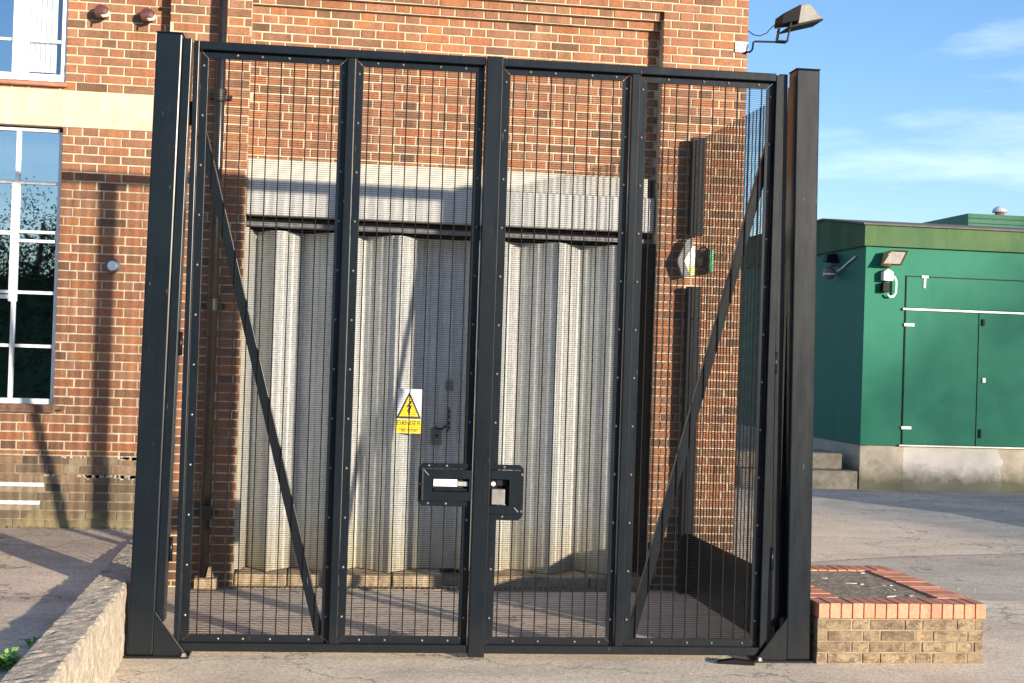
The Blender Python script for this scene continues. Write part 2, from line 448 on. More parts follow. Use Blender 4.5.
def kerb_mat():
    m, nt, b = nmat('eroded concrete kerb')
    c = ramp(nt, noi(nt, 9, 7, .75), [(.28,(.27,.225,.18)),(.5,(.44,.38,.295)),(.72,(.56,.50,.40))])
    c = mix(nt, 1.0, c, ramp(nt, noi(nt, 60, 4, .7), [(.3,.6),(.55,1.0),(.8,1.3)]), 'MULTIPLY')
    nt.links.new(c, b.inputs['Base Color']); b.inputs['Roughness'].default_value = .95
    bump(nt, b, mix(nt, .5, noi(nt, 26, 6, .75), noi(nt, 70, 4, .7)), .9, .02)
    return m
M_kerb = kerb_mat()
M_soil = plain('mossy gritty planter fill', [(.3,(.13,.105,.065)),(.5,(.25,.20,.135)),(.7,(.42,.35,.25))], 26, .97, bstr=.5, bscale=90, bdist=.004)
M_flake = plain('pale stone flake', [(.3,(.5,.46,.38)),(.7,(.62,.58,.5))], 20, .9)
M_leaf = plain('weed leaf', [(.3,(.10,.24,.04)),(.7,(.22,.40,.08))], 20, .6, bstr=0)
M_tree = plain('tree foliage', [(.3,(.035,.055,.02)),(.7,(.07,.10,.035))], 3, .8, bstr=0)
M_bark = plain('bark', [(.3,(.06,.045,.035)),(.7,(.12,.09,.07))], 8, .95)
M_tile = plain('brown roof tile', [(.3,(.12,.06,.04)),(.7,(.2,.1,.07))], 6, .9)
M_yellow = plain('yellow sign face', [(.3,(.80,.62,.02)),(.7,(.86,.67,.03))], 20, .4, bstr=0)
M_signwhite = plain('white sign face', [(.3,(.74,.76,.80)),(.7,(.8,.82,.85))], 20, .4, bstr=0)
M_ink = plain('black print', [(.3,(.012,.012,.012)),(.7,(.02,.02,.02))], 20, .5, bstr=0)
M_tan = plain('tan lamp casing', [(.3,(.50,.36,.14)),(.7,(.60,.44,.20))], 20, .5, bstr=0)
M_greyplastic = plain('grey plastic', [(.3,(.10,.105,.11)),(.7,(.15,.155,.16))], 20, .5, bstr=0)
M_lime = plain('yellow green plastic', [(.3,(.50,.60,.16)),(.7,(.6,.68,.25))], 20, .4, bstr=0)
M_grnplastic = plain('green plastic', [(.3,(.03,.22,.09)),(.7,(.05,.3,.13))], 20, .4, bstr=0)
M_lampgrey = plain('aged grey lamp casting', [(.3,(.10,.10,.10)),(.7,(.20,.195,.185))], 14, .55, bstr=.2)

# ------------------------------------------------------------------ ground
def sheet(name, pts, z, m):
    mb = MB()
    mb._add([(x, y, z) for x, y in pts], [tuple(range(len(pts)))])
    return struct(mb.build(name, m))
sheet('ground', [(-400,-400),(400,-400),(400,600),(-400,600)], -.016, M_asphalt)
sheet('concrete_forecourt', [(-1.05,1.5),(9.5,1.5),(9.2,10.0),(7.0,10.35),(3.4,10.55),(3.15,10.0),(3.05,8.62),(-1.05,8.62)], -.004, M_concrete)
sheet('asphalt_patch', [(3.4,10.55),(7.0,10.35),(9.2,10.0),(14,9.4),(14,13.9),(9.2,13.55),(7.19,13.18),(5.73,12.86),(4.76,12.47),(3.4,12.0)], -.008, M_patch)
sheet('concrete_strip', [(2.0,14),(3.4,12.0),(4.76,12.47),(5.73,12.86),(7.19,13.18),(9.2,13.55),(14,13.9),(14,13.95),(10.5,14.4),(8.39,15.40),(8.14,16.79),(7.52,17.87),(7.0,18.68),(5.6,20.2),(2.5,20)], -.004, M_strip)
sheet('yard_surface', [(-1.0,8.615),(3.04,8.615),(3.04,10.9),(-1.0,10.9)], 0.0, M_yard)

# raised area to the left, a gently rising solid
mb = MB(); mb.prism([(-1,-.2),(-1,.29),(6.5,.325),(8.6,.345),(10.87,.422),(10.87,-.2)], -9, -1.19, 'x')
struct(mb.build('raised_ground', M_raised))

def rough_kerb():
    x0, x1, y0, y1, z0, z1 = -1.205, -.992, 2.5, 10.86, -.02, .42
    mb = MB(); N = 260
    prof = [(x0,z0)] + [(x0, z0+(z1-z0)*k/4) for k in (2,3)] + [(x0,z1-.01),(x0+.015,z1)] + [(x0+.015+(x1-x0-.03)*k/6, z1) for k in range(1,7)] + [(x1,z1-.014)] + [(x1, z1-.014-(z1-z0-.014)*k/9) for k in range(1,10)]
    n = len(prof)
    vs = []
    for i in range(N+1):
        y = y0 + (y1-y0)*i/N
        for (x, z) in prof:
            p = Vector((x*9, y*9, z*9))
            d = noise.noise(p)*.010 + noise.noise(p*3.1)*.007 + noise.noise(p*7)*.004
            d2 = noise.noise(p*2.3+Vector((5,3,1)))*.010 + noise.noise(p*6+Vector((1,3,1)))*.005
            vs.append((x + d*(1 if z < z1-.02 or abs(x-x1) < .05 else .2), y, z + (d2 if z > .1 else 0)))
    fs = [(i*n+k, i*n+k+1, (i+1)*n+k+1, (i+1)*n+k) for i in range(N) for k in range(n-1)]
    fs += [tuple(range(n)), tuple(N*n+k for k in range(n-1,-1,-1))]
    mb._add(vs, fs)
    o = mb.build('concrete_kerb', M_kerb, smooth=False)
    tag(o, 'low rough eroded concrete kerb wall running from the left gate post to the front', 'kerb')
rough_kerb()

# ------------------------------------------------------------------ brick building
B = thing('brick_building', 'red brick industrial building with tall corrugated doors and white windows behind the gate', 'building', (1.0, 10.9, 0))
OX, OY, OZ = 1.0, 10.9, 0
def L(x, y, z): return (x-OX, y-OY, z-OZ)
CH = .0675; JT = .0105
ST, HD = .2275, .1175      # stretcher / header pitch
cand = []                  # (score, x0,x1,y,z0,z1,tint,mat)
def tint():
    r = random.random()
    if r < .07: return random.uniform(.05, .22)
    return random.uniform(.25, 1.0)
def lay(x0, x1, z0, z1, y, holes=(), m='r', zref=None, xoff=0.0, flemish=True):
    """Flemish bond laid on the plane y between x0..x1, z0..z1"""
    zref = z0 if zref is None else zref
    k0 = int(math.floor((z0-zref)/CH)); k = k0
    while zref + k*CH < z1 - .012:
        za = max(zref + k*CH + JT, z0 + (JT if k == k0 else 0)); zb = min(zref + (k+1)*CH, z1)
        if zb - za > .015:
            x = x0 - (ST+HD)*2 + xoff + ((ST+HD)/2 if k % 2 else 0) + random.uniform(-.006,.006)
            i = 0
            while x < x1:
                w = ST if i % 2 == 0 else HD
                a, b = x + JT, x + w
                if random.random() < .06 and w == ST:   # odd snapped bricks as in real work
                    segs = [(a, a+.105), (a+.105+JT, b)]
                else: segs = [(a, b)]
                for (a, b) in segs:
                    ivs = [(max(a, x0), min(b, x1))]
                    for (hx0, hx1, hz0, hz1) in holes:
                        if za < hz1-.02 and zb > hz0+.02:
                            new = []
                            for (p, q) in ivs:
                                if q <= hx0 or p >= hx1: new.append((p, q))
                                else:
                                    if p < hx0: new.append((p, hx0))
                                    if q > hx1: new.append((hx1, q))
                            ivs = new
                    for (p, q) in ivs:
                        if q-p > .018:
                            d = random.uniform(-.0028, .0028)
                            cand.append([p+random.uniform(0,.002), q-random.uniform(0,.002), y+d, za+random.uniform(-.001,.0015), zb-random.uniform(-.001,.0015), tint(), m])
                x += w; i += 1
        k += 1

YL, YP, YR = 10.87, 10.75, 10.885
UW = (-3.6, -1.863, 3.745, 5.2)   # upper window hole
LW = (-3.6, -1.869, 1.335, 3.412) # lower window hole
# left window wall
lay(-4.2, -1.098, 3.69, 6.4, YL, [UW], zref=3.69)
lay(-4.2, -1.098, .952, 3.42, YL, [(LW[0], -1.845, 1.275, 1.335), LW], zref=3.42-CH*80)
lay(-4.2, -1.098, .817, .952, YL-.022, [], 'p', zref=.952-CH*2)
lay(-4.2, -1.098, .36, .817, YL-.045, [(-3.4,-1.905,.725,.757),(-3.4,-1.93,.592,.622)], 'p', zref=.817-CH*10)
# piers
lay(-1.098, -.498, 0, 6.4, YP, zref=4.567-CH*70, xoff=.02)
lay(2.700, 3.390, 0, 6.4, YP, zref=4.567-CH*70, xoff=.06)
# arch of stepped courses and the recessed panel
lay(-.498, 2.700, 4.567, 6.4, YP, zref=4.567, xoff=.10)
lay(-.498, 2.700, 4.4995, 4.567, YP+.045, zref=4.4995, xoff=.03)
lay(-.498, 2.700, 4.432, 4.4995, YP+.090, zref=4.432, xoff=.16)
lay(-.498, 2.700, 3.255, 4.432, YR, zref=4.432-CH*40, xoff=.07)
# score every brick by how large it shows; bricks behind the gate posts or off the frame are last
def screen(p):
    d = Vector(p) - Vector((0,0,EYE)); z = d.dot(fwd)
    return 512+1400*d.dot(rt)/z, 341.5-1400*d.dot(up)/z, z
for c in cand:
    x, y, z = screen(((c[0]+c[1])/2, c[2], (c[3]+c[4])/2))
    vis = 1.0 if (5 < x < 1019 and 3 < y < 680) else 0.0
    if 128 < x < 200 and y > 36: vis = 0
    if x > 200 and y > 45: vis *= .55       # behind the mesh
    c.append(vis*(c[1]-c[0])*(c[4]-c[3])/z**2)
order = sorted(cand, key=lambda c: -c[7])
rest = {'r': MB(), 'p': MB()}
shared = {}
for i, c in enumerate(order):
    a, b, y, za, zb, t, m, sc = c
    if i < 299:
        w, h = round(b-a, 3), round(zb-za, 3)
        key = (w, h, m)
        if key not in shared:
            q = MB(); q.brick(-w/2, w/2, 0, .05, -h/2, h/2)
            shared[key] = q.mesh('brick', M_brick if m == 'r' else M_brick_lower)
        o = link('brick', shared[key], B, loc=L((a+b)/2, y, (za+zb)/2))
        o['tint'] = t
    else:
        rest[m].brick(a-OX, b-OX, y-OY, y+.05-OY, za-OZ, zb-OZ, t)
o = rest['r'].build('brick_courses', M_brick, B, tint=True); o['kind'] = 'stuff'
o = rest['p'].build('plinth_brick_courses', M_brick_lower, B, tint=True); o['kind'] = 'stuff'
# mortar cores just behind the brick faces
J = .0055
mc = MB()
def core(x0, x1, y0, y1, z0, z1): mc.box(x0-OX, x1-OX, y0-OY, y1-OY, z0-OZ, z1-OZ)
yl = YL + J
core(-4.2, -1.099, yl, yl+.28, 5.2, 6.4)
core(-4.2, -3.6, yl, yl+.28, 1.335, 5.2)
core(-1.863, -1.099, yl, yl+.28, 3.69, 5.2)
core(-3.6, -1.863, yl, yl+.28, 3.69, 3.745)
core(-1.869, -1.099, yl, yl+.28, 1.335, 3.42)
core(-4.2, -1.099, yl, yl+.28, .952, 1.335)
core(-1.099, -.4985, YP+J, YP+.60, 0, 6.4)
core(2.7005, 3.388, YP+J, YP+.60, 0, 6.4)
core(-.4985, 2.7005, YP+J, YP+.60, 4.5705, 6.4)
core(-.4985, 2.7005, YP+.045+J, YP+.60, 4.503, 4.5705)
core(-.4985, 2.7005, YP+.090+J, YP+.60, 4.4355, 4.503)
core(-.4985, 2.7005, YR+J, YR+.40, 3.25, 4.4355)
mc.build('wall', M_mortar, B)
mc = MB()
core(-4.2, -1.099, YL-.022+J, YL+.28, .817, .952)
core(-4.2, -1.099, YL-.045+J, YL+.28, .2, .817)
mc.build('plinth', M_mortar_old, B)
# flaking white paint on the two plinth ledges
M_stain = plain('chalky lime residue', [(.35,(.30,.26,.20)),(.6,(.58,.54,.46))], 30, .95, bstr=.8, bscale=60)
fl = MB()
for (zz, yy, xa, xb, n, th) in ((.952, YL-.022, -1.80, -1.62, 5, .012), (.952, YL-.022, -1.40, -1.10, 26, .022), (.817, YL-.045, -1.96, -1.86, 5, .014), (.817, YL-.045, -1.68, -1.10, 46, .030)):
    for _ in range(n):
        x = random.uniform(xa, xb); w = random.uniform(.010, .050); h = random.uniform(.004, th)
        fl.prism([(x-OX, zz-h-.004), (x+w-OX, zz-h*random.uniform(.3,1)-.003), (x+w*.9-OX, zz+.003), (x+w*.2-OX, zz+.004)], yy-.004-OY, yy+.01-OY)
o = fl.build('paint_flakes', M_stain, B); o['kind'] = 'stuff'
# pale band between the windows
mb = MB(); mb.box(-4.2-OX, -1.10-OX, YL-.006-OY, YL+.3-OY, 3.42, 3.69)
mb.build('concrete_band', M_band, B, bevel=.004)
# side return, roof slab and mass of the building behind
mb = MB(); mb.box(-4.2-OX, -4.19-OX, YL-OY, 19-OY, 0, 6.4); mb.box(3.378-OX, 3.388-OX, YP+.61-OY, 19-OY, 0, 6.4); mb.box(-4.2-OX, 3.388-OX, 18.99-OY, 19-OY, 0, 6.4)
mb.build('side_wall', M_brick, B)
mb = MB(); mb.box(-4.35-OX, 3.54-OX, YP-.10-OY, 19.1-OY, 6.4, 6.55); mb.build('roof', M_roof, B)
# dark rooms behind the windows
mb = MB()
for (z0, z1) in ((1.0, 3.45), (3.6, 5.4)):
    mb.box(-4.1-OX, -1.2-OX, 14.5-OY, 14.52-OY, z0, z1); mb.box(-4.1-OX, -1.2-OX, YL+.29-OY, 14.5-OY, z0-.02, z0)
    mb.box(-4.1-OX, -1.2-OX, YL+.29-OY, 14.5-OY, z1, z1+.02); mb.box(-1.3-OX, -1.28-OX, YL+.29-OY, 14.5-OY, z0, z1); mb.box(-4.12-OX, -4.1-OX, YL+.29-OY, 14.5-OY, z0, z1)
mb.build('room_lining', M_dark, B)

# upper window: white frame, blinds, glass
def rel(o): return o
yw = YL + .03
uf = MB()
def fbox(mb, x0, x1, z0, z1, y0=0., y1=.06): mb.box(x0-OX, x1-OX, yw+y0-OY, yw+y1-OY, z0, z1)
fbox(uf, -1.906, -1.8635, 3.815, 5.199); fbox(uf, -3.6, -1.8635, 3.7605, 3.815); fbox(uf, -3.6, -1.8635, 5.16, 5.199)
win1 = uf.build('window', M_white, B, bevel=.004)
q = MB(); fbox(q, -2.258, -2.144, 3.816, 5.159, -.012, .07); q.build('mullion', M_white, win1, bevel=.004)
q = MB(); fbox(q, -2.143, -1.907, 4.055, 4.075, .012, .04); q.build('glazing_bar', M_white, win1)
q = MB(); fbox(q, -3.2, -2.259, 4.055, 4.075, .012, .04); q.build('glazing_bar', M_white, win1)
q = MB(); fbox(q, -2.144, -1.906, 3.816, 5.159, .025, .029); q.build('pane', M_glass2, win1)
q = MB(); fbox(q, -3.58, -2.258, 3.816, 5.159, .025, .029); q.build('pane', M_glass, win1)
bme = MB(); bme.prism([(0,0),(.038,.014),(.037,.017),(-.001,.003)], 0, .62, 'z')
bmesh_ = bme.mesh('blind_slat', M_blind)
for i in range(5):
    o = link('blind_slat', bmesh_, win1, loc=L(-2.137+i*.0375, yw+.045, 3.835))
    if i == 0: pass
for i in range(5):
    o = link('blind_slat', bmesh_, win1, loc=L(-2.137+i*.0375, yw+.045, 4.46)); 
s = MB(); s.box(-3.7-OX, -1.845-OX, YL-.045-OY, yw+.03-OY, 3.714, 3.744); s.build('sill', M_sill, B, bevel=.012)

# lower steel window
lf = MB(); yw = YL + .07
fbox(lf, -1.905, -1.8695, 1.375, 3.411); fbox(lf, -3.6, -1.8695, 1.336, 1.375); fbox(lf, -3.6, -1.8695, 3.385, 3.411)
win2 = lf.build('window', M_oldwhite, B, bevel=.003)
for (x0, x1, z0, z1) in ((-2.213,-2.185,1.376,2.10),(-2.213,-2.185,2.90+.1,3.384),(-2.235,-2.178,2.10,2.999),(-2.62,-2.59,1.376,3.384)):
    q = MB(); fbox(q, x0, x1, z0, z1, -.004, .05); q.build('mullion', M_oldwhite, win2, bevel=.003)
for z in (3.0, 2.172, 1.770):
    q = MB(); fbox(q, -2.184, -1.906, z-.012, z+.012, .002, .045); q.build('glazing_bar', M_oldwhite, win2)
    q = MB(); fbox(q, -3.5, -2.236 if z > 1.8 else -2.214, z-.012, z+.012, .002, .045); q.build('glazing_bar', M_oldwhite, win2)
for z in (2.560, 2.628):
    q = MB(); fbox(q, -2.177, -1.906, z-.011, z+.011, -.006, .045); q.build('transom', M_oldwhite, win2)
q = MB(); fbox(q, -3.5, -2.236, 2.12, 2.15, -.004, .045); fbox(q, -3.5, -2.236, 2.60, 2.63, -.004, .045); q.build('transom', M_oldwhite, win2)
zs = [1.375, 1.770, 2.172, 2.594, 3.0, 3.385]
for i in range(5):
    q = MB(); fbox(q, -2.19, -1.905, zs[i], zs[i+1], .025, .028); q.build('pane', M_glass, win2)
    q = MB(); fbox(q, -3.58, -2.19, zs[i], zs[i+1], .0255, .0285); q.build('pane', M_glass, win2)
s = MB(); s.box(-3.7-OX, -1.848-OX, YL-.05-OY, YL+.07-OY, 1.276, 1.3345); s.build('sill', M_sill2, B, bevel=.006)
for k in range(6):
    q = MB(); x = -2.40+k*.105; q.box(x+.004-OX, x+.096-OX, YL-.056-OY, YL-.02-OY, 1.30, 1.331); q.build('sill_tile', M_sill2, B, bevel=.003)
# air vents low in the wall
for (zc, xr, nn) in ((.741, -1.907, 11), (.607, -1.932, 11)):
    v = MB(); v.box(-3.3-OX, xr-OX, YL-.062-OY, YL-.02-OY, zc-.015, zc+.015)
    vv = v.build('air_vent', M_oldwhite, B, bevel=.004)
# little round light above
d = MB(); d.lathe([(.056,0),(.056,.022),(.045,.034),(.040,.036)], L(-1.47, YL, 2.392), 'y', 24)
dd = thing('bulkhead_light', 'small round white light disc alone on the red brick between window and gate', 'light', (-1.47, YL, 2.392))
d = MB(); d.lathe([(.056,0),(.056,.022),(.047,.034),(.043,.036)], (0,0,0), 'y', 28); d.build('rim', M_greyplastic, dd, smooth=False)
d = MB(); d.lathe([(.036,.030),(.036,.0365),(.033,.038)], (0,0,0), 'y', 28); d.build('lens', M_white, dd)
# insulators
for (x, z, lab) in ((-1.607, 4.275, 'brown ceramic insulator on the brick wall, the one nearer the white window'), (-1.272, 4.270, 'brown ceramic insulator on the brick wall, the one nearer the gate post')):
    t = thing('insulator', lab, 'insulator', (x, YL, z), group='insulators high on the brick wall')
    q = MB(); q.lathe([(.018,0),(.018,.035),(.05,.04),(.056,.05),(.05,.062),(.026,.066),(.026,.078),(.046,.083),(.052,.095),(.046,.106),(.016,.112)], (0,0,.012), 'y', 18); q.build('ribbed_body', M_ceramic, t)
    q = MB(); q.tube([(0,-.10,-.02),(.02,-.115,-.03),(.045,-.11,-.022),(.055,-.09,.0),(.045,-.08,.018)], .012, 8); q.build('cream_ring', M_cream, t, smooth=True)
    q = MB(); q.tube([(0,-.09,-.01),(-.012,-.10,-.045),(-.02,-.09,-.07)], .007, 6); q.build('tail_wire', M_black, t)
q = MB(); q.lathe([(.016,-.02),(.016,.004),(.009,.006)], L(-1.188, YL, 4.353), 'y', 12); q.build('pipe_hole', M_dark, B)

# downpipe
dp = thing('drainpipe', 'shiny dark brown round downpipe fixed to the brick pier left of the big doors', 'drainpipe', (-.708, YP, .02))
q = MB(); q.tube([(0,-.085,.04),(0,-.085,6.3)], .034, 16); q.build('pipe', M_pipe, dp, smooth=True)
for z in (.5, 2.05, 3.62, 5.2):
    q = MB(); q.lathe([(.045,0),(.047,.01),(.047,.09),(.045,.10)], (0,-.085,z), 'z', 16); q.build('collar', M_pipe, dp)
    q = MB(); q.box(-.085, .085, -.045, -.001, z+.03, z+.06); q.build('bracket', M_pipe, dp)
q = MB(); q.box(-.06, .10, -.20, -.001, 0, .075); q.prism([(.02,.076),(.035,.15),(.05,.15),(.075,.076)], -.14, -.05); q.build('gully_block', M_stone, dp)

# lintel and hood over the big doors
q = MB(); q.box(-.497-OX, 2.636-OX, YR-.035-OY, YR+.30-OY, 3.10, 3.252); q.build('lintel', M_lintel, B, bevel=.008)
hood = MB(); hood.box(-.497-OX, 2.690-OX, YR-.06-OY, YR+.05-OY, 2.823, 3.098); hood = hood.build('door_hood', M_hood, B, bevel=.015)
for i in range(30):
    x = -.45 + i*.104
    q = MB() if i == 0 else q
    if i == 0:
        q.box(-.012, .012, -.0012, .001, 0, .24); rib = q.mesh('hood_rib', M_hood)
    link('hood_rib', rib, hood, loc=L(x, YR-.06, 2.84))
q = MB(); q.box(-.50-OX, 2.71-OX, YR-.01-OY, YR+.06-OY, 2.742, 2.776); q.build('door_track', M_greyplastic, B, bevel=.004)
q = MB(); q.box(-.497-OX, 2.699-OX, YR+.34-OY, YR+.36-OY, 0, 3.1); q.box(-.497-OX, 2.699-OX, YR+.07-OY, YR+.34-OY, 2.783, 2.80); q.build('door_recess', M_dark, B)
q = MB(); q.box(2.672-OX, 2.6995-OX, YP+.045-OY, YR+.335-OY, .10, 2.73); q.build('door_frame_or_shade', M_dark, B)  # dark plate over the brick jamb return, its shade put in as colour
q = MB(); q.box(-.4975-OX, -.468-OX, YR-.02-OY, YR+.10-OY, .12, 2.73); q.build('door_frame_or_shade', M_lintel, B)

# folding corrugated doors
D = thing('folding_door', 'tall weathered grey corrugated folding metal doors closed under the hood', 'door', (1.0, 11.0, .10))
yn, yf = 10.90, 11.16
prof = [(-.465, yn+.06),(-.42, yf),(-.259, yn),(-.055, yf),(.206, yn),(.437, yf),(.676, yn),(.894, yf-.02)]
prof_r = [(1.205, yf-.02),(1.44, yn),(1.665, yf),(1.945, yn),(2.17, yf),(2.44, yn),(2.50, yf)]
def leaf(pa, pb, zt):
    (xa, ya), (xb, yb) = pa, pb
    d = Vector((xb-xa, yb-ya)); ln = d.length; d /= ln; n = Vector((d.y, -d.x))
    if n.y > 0: n = -n
    m = MB()
    # trapezoid ribs pressed into the sheet
    pts = []
    k = max(1, int(ln/.11))
    for i in range(k):
        a = ln*i/k; w = ln/k
        pts += [(a, 0), (a+w*.42, 0), (a+w*.5, -.005), (a+w*.82, -.005), (a+w*.90, 0)]
    pts.append((ln, 0))
    P = [Vector((xa, ya)) + d*p[0] + n*p[1] for p in pts]
    nP = len(P); vs = [(p.x-1.0, p.y-11.0, 0) for p in P] + [(p.x-1.0, p.y-11.0, zt) for p in P]
    m._add(vs, [(i, i+1, i+1+nP, i+nP) for i in range(nP-1)])
    o = m.build('door_leaf', M_galv, D)
    so = o.modifiers.new('thick', 'SOLIDIFY'); so.thickness = .003
    h = MB(); h.tube([(xb-1.0, yb-11.0, .01), (xb-1.0, yb-11.0, zt-.01)], .008, 8); h.build('hinge_pin', M_galv, D, smooth=True)
for pr in (prof, prof_r):
    for i in range(len(pr)-1): leaf(pr[i], pr[i+1], 2.62)
# flat pass door in the middle
q = MB(); q.box(.896-1, 1.203-1, yf-.02-11, yf+.01-11, .0, 2.62); q.build('flat_leaf', M_galv, D)
for x in (.96, 1.045, 1.155):
    q = MB(); q.tube([(x-1, yf-.024-11, .02), (x-1, yf-.024-11, 2.6)], .006, 6); q.build('rib', M_galv, D)
lk = MB(); lk.box(1.0-1, 1.078-1, yf-.05-11, yf-.022-11, .985, 1.12); lk = lk.build('lock_case', M_greyplastic, D, bevel=.005)
q = MB(); q.lathe([(.012,0),(.012,.012),(.006,.014)], (1.04-1, yf-.05-11, 1.06), 'y', 10); q.build('keyhole', M_black, lk)
q = MB()
pth = [(1.02-1, yf-.06-11, 1.125), (1.07-1, yf-.07-11, 1.11), (1.11-1, yf-.07-11, 1.14), (1.135-1, yf-.06-11, 1.16)]
q.tube(pth, .008, 6); q.build('hasp', M_black, D)
q = MB()
for i in range(9):
    q.lathe([(.004,-.003),(.011,-.003),(.011,.003),(.004,.003)], (1.13-1+.004*(i%2), yf-.04-11, 1.10+.022*i), 'y' if i%2 else 'x', 8)
q.build('chain', M_black, D)
q = MB(); q.box(1.105-1, 1.163-1, yf-.036-11, yf-.020-11, 1.42, 1.50); q.build('patch_plate', M_greyplastic, D)
# plinth below the doors and channel drain
for (x0, x1) in ((-.49, -.10), (-.092, .30), (.308, .70), (.708, 1.10), (1.42, 1.82), (1.828, 2.25), (2.258, 2.695)):
    q = MB(); q.box(x0-OX, x1-OX, YP+.05-OY, YR+.32-OY, .0, .095); q.build('threshold_stone', M_stone, B, bevel=.012)
q = MB(); q.box(1.105-OX, 1.415-OX, YP+.16-OY, YR+.32-OY, .0, .06); q.build('threshold_step', M_step, B, bevel=.01)
dr = thing('channel_drain', 'narrow slotted channel drain along the foot of the corrugated doors', 'drain', (1.0, 10.72, 0))
q = MB(); q.box(-1.83, 1.70, -.045, .045, .001, .006); q.build('channel', M_dark, dr)
q = MB(); q.box(-1.83, 1.70, -.05, -.036, .001, .012); q.box(-1.83, 1.70, .036, .05, .001, .012); q.build('rail', M_mortar_old, dr)
g = MB(); g.box(-.010, .010, -.035, .035, .006, .013); gm = g.mesh('grate_bar', M_mortar_old)
for i in range(88): link('grate_bar', gm, dr, loc=(-1.81+i*.040, 0, 0))

# warning sign
W = thing('warning_sign', 'yellow and white electricity danger sign on the corrugated doors', 'sign', (.799, 10.925, 1.355))
q = MB(); q.box(-.104, .104, -.003, 0, -.172, .172); q.build('backing', M_signwhite, W)
q = MB(); q.prism([(-.100,-.170),(.100,-.170),(.100,-.064),(-.100,-.064)], -.0045, -.0031); q.build('yellow_panel', M_yellow, W)
q = MB(); q.prism([(-.097,-.056),(.097,-.056),(0,.152)], -.0048, -.0031); q.build('triangle_border', M_ink, W)
q = MB(); q.prism([(-.076,-.043),(.076,-.043),(0,.124)], -.0056, -.0049); q.build('triangle', M_yellow, W)
q = MB(); q.prism([(.010,.082),(-.022,.030),(-.002,.034),(-.016,-.002),(-.008,-.002),(-.003,-.034),(.014,-.004),(.007,-.002),(.022,.048),(.004,.044),(.026,.082)], -.0066, -.0057); q.build('lightning_bolt', M_ink, W)
def text(s, size, loc, parent, m, name, sx=1.0):
    cu = bpy.data.curves.new(name, 'FONT'); cu.body = s; cu.size = size; cu.align_x = 'CENTER'; cu.align_y = 'CENTER'; cu.extrude = .0004
    cu.materials.append(m)
    tmp = bpy.data.objects.new(name, cu); COL.objects.link(tmp)
    dg = bpy.context.evaluated_depsgraph_get()
    me = bpy.data.meshes.new_from_object(tmp.evaluated_get(dg))
    bpy.data.objects.remove(tmp)
    o = bpy.data.objects.new(name, me); COL.objects.link(o); o.parent = parent; o.location = loc; o.rotation_euler = (R(90),0,0); o.scale = (sx,1,1)
    return o
t_ = text('DANGER', .050, (0,-.0055,-.094), W, M_ink, 'lettering', .92)
t_ = text('High voltage', .031, (0,-.0055,-.142), W, M_ink, 'lettering', .95)

# ------------------------------------------------------------------ gate
GA = R(1.65); GP = Vector((1.0, 8.3, 0)); GD = Vector((math.cos(GA), -math.sin(GA), 0))
def gthing(name, label, cat, s, group=None):
    t = thing(name, label, cat, GP + GD*s, -GA, group); t['s0'] = s; del t['s0']
    return t
bolt_m = MB(); bolt_m.lathe([(.0085,0),(.0085,.003),(.0065,.006),(.0025,.008)], (0,0,0), 'y', 8); bolt_m = bolt_m.mesh('bolt', M_bolt)
bolt_big = MB(); bolt_big.lathe([(.022,0),(.022,.004),(.014,.004),(.014,.018)], (0,0,0), 'z', 6); bolt_big = bolt_big.mesh('anchor_bolt', M_zinc)
vw = {}
def mesh_panel(t, s0, x0, x1, z0, z1, first, clip=None):
    """358 mesh: vertical wires one by one, the fine horizontals joined"""
    xs = first
    if 'v' not in vw:
        q = MB(); q.box(-.0034, .0034, -.0026, .0026, .075, 3.535); vw['v'] = q.mesh('vertical_wire', M_wire)
    while xs < x1-.005:
        link('vertical_wire', vw['v'], t, loc=(xs-s0, .058, 0)); xs += .0762
    q = MB(); z = z0
    while z < z1:
        q.box(x0-.02-s0, x1+.02-s0, .0607, .0632, z-.0011, z+.0011); z += .0127
    o = q.build('horizontal_wires', M_wire, t); o['kind'] = 'stuff'
def strips(t, s0, x0, x1, z0, z1, vb, hb, tl=.046, cut=None):
    """mitred clamp strips around a mesh opening (opening x0..x1,z0..z1)"""
    a, b, c, d = x0-.047, x1+.047, z0-.045, z1+.045
    y0, y1 = .044, .052
    e = .0018
    parts = [[(a+e,d),(b-e,d),(x1-e,z1),(x0+e,z1)], [(a+e,c),(x0+e,z0),(x1-e,z0),(b-e,c)],
             [(a,c+e),(a,d-e),(x0,z1-e),(x0,z0+e)], [(b,c+e),(x1,z0+e),(x1,z1-e),(b,d-e)]]
    for p in parts:
        q = MB(); q.prism([(u-s0, v) for u, v in p], y0, y1); q.build('clamp_strip', M_steel, t, bevel=.0015)
    for z in vb:
        for x in (x0-.026, x1+.026):
            if cut and cut[0] < x < cut[1] and cut[2] < z < cut[3]: continue
            link('bolt', bolt_m, t, loc=(x-s0, .044, z))
    for x in hb:
        for z in (z0-.024, z1+.024): link('bolt', bolt_m, t, loc=(x-s0, .044, z))
VB = [.235 + .293*i for i in range(12)]
GZ0, GZ1 = .03, 3.595
def tube_box(t, s0, x0, x1, z0, z1, y0=0., y1=.085, name='frame_tube'):
    q = MB(); q.box(x0-s0, x1-s0, y0, y1, z0, z1); return q.build(name, M_steel, t, bevel=.004)
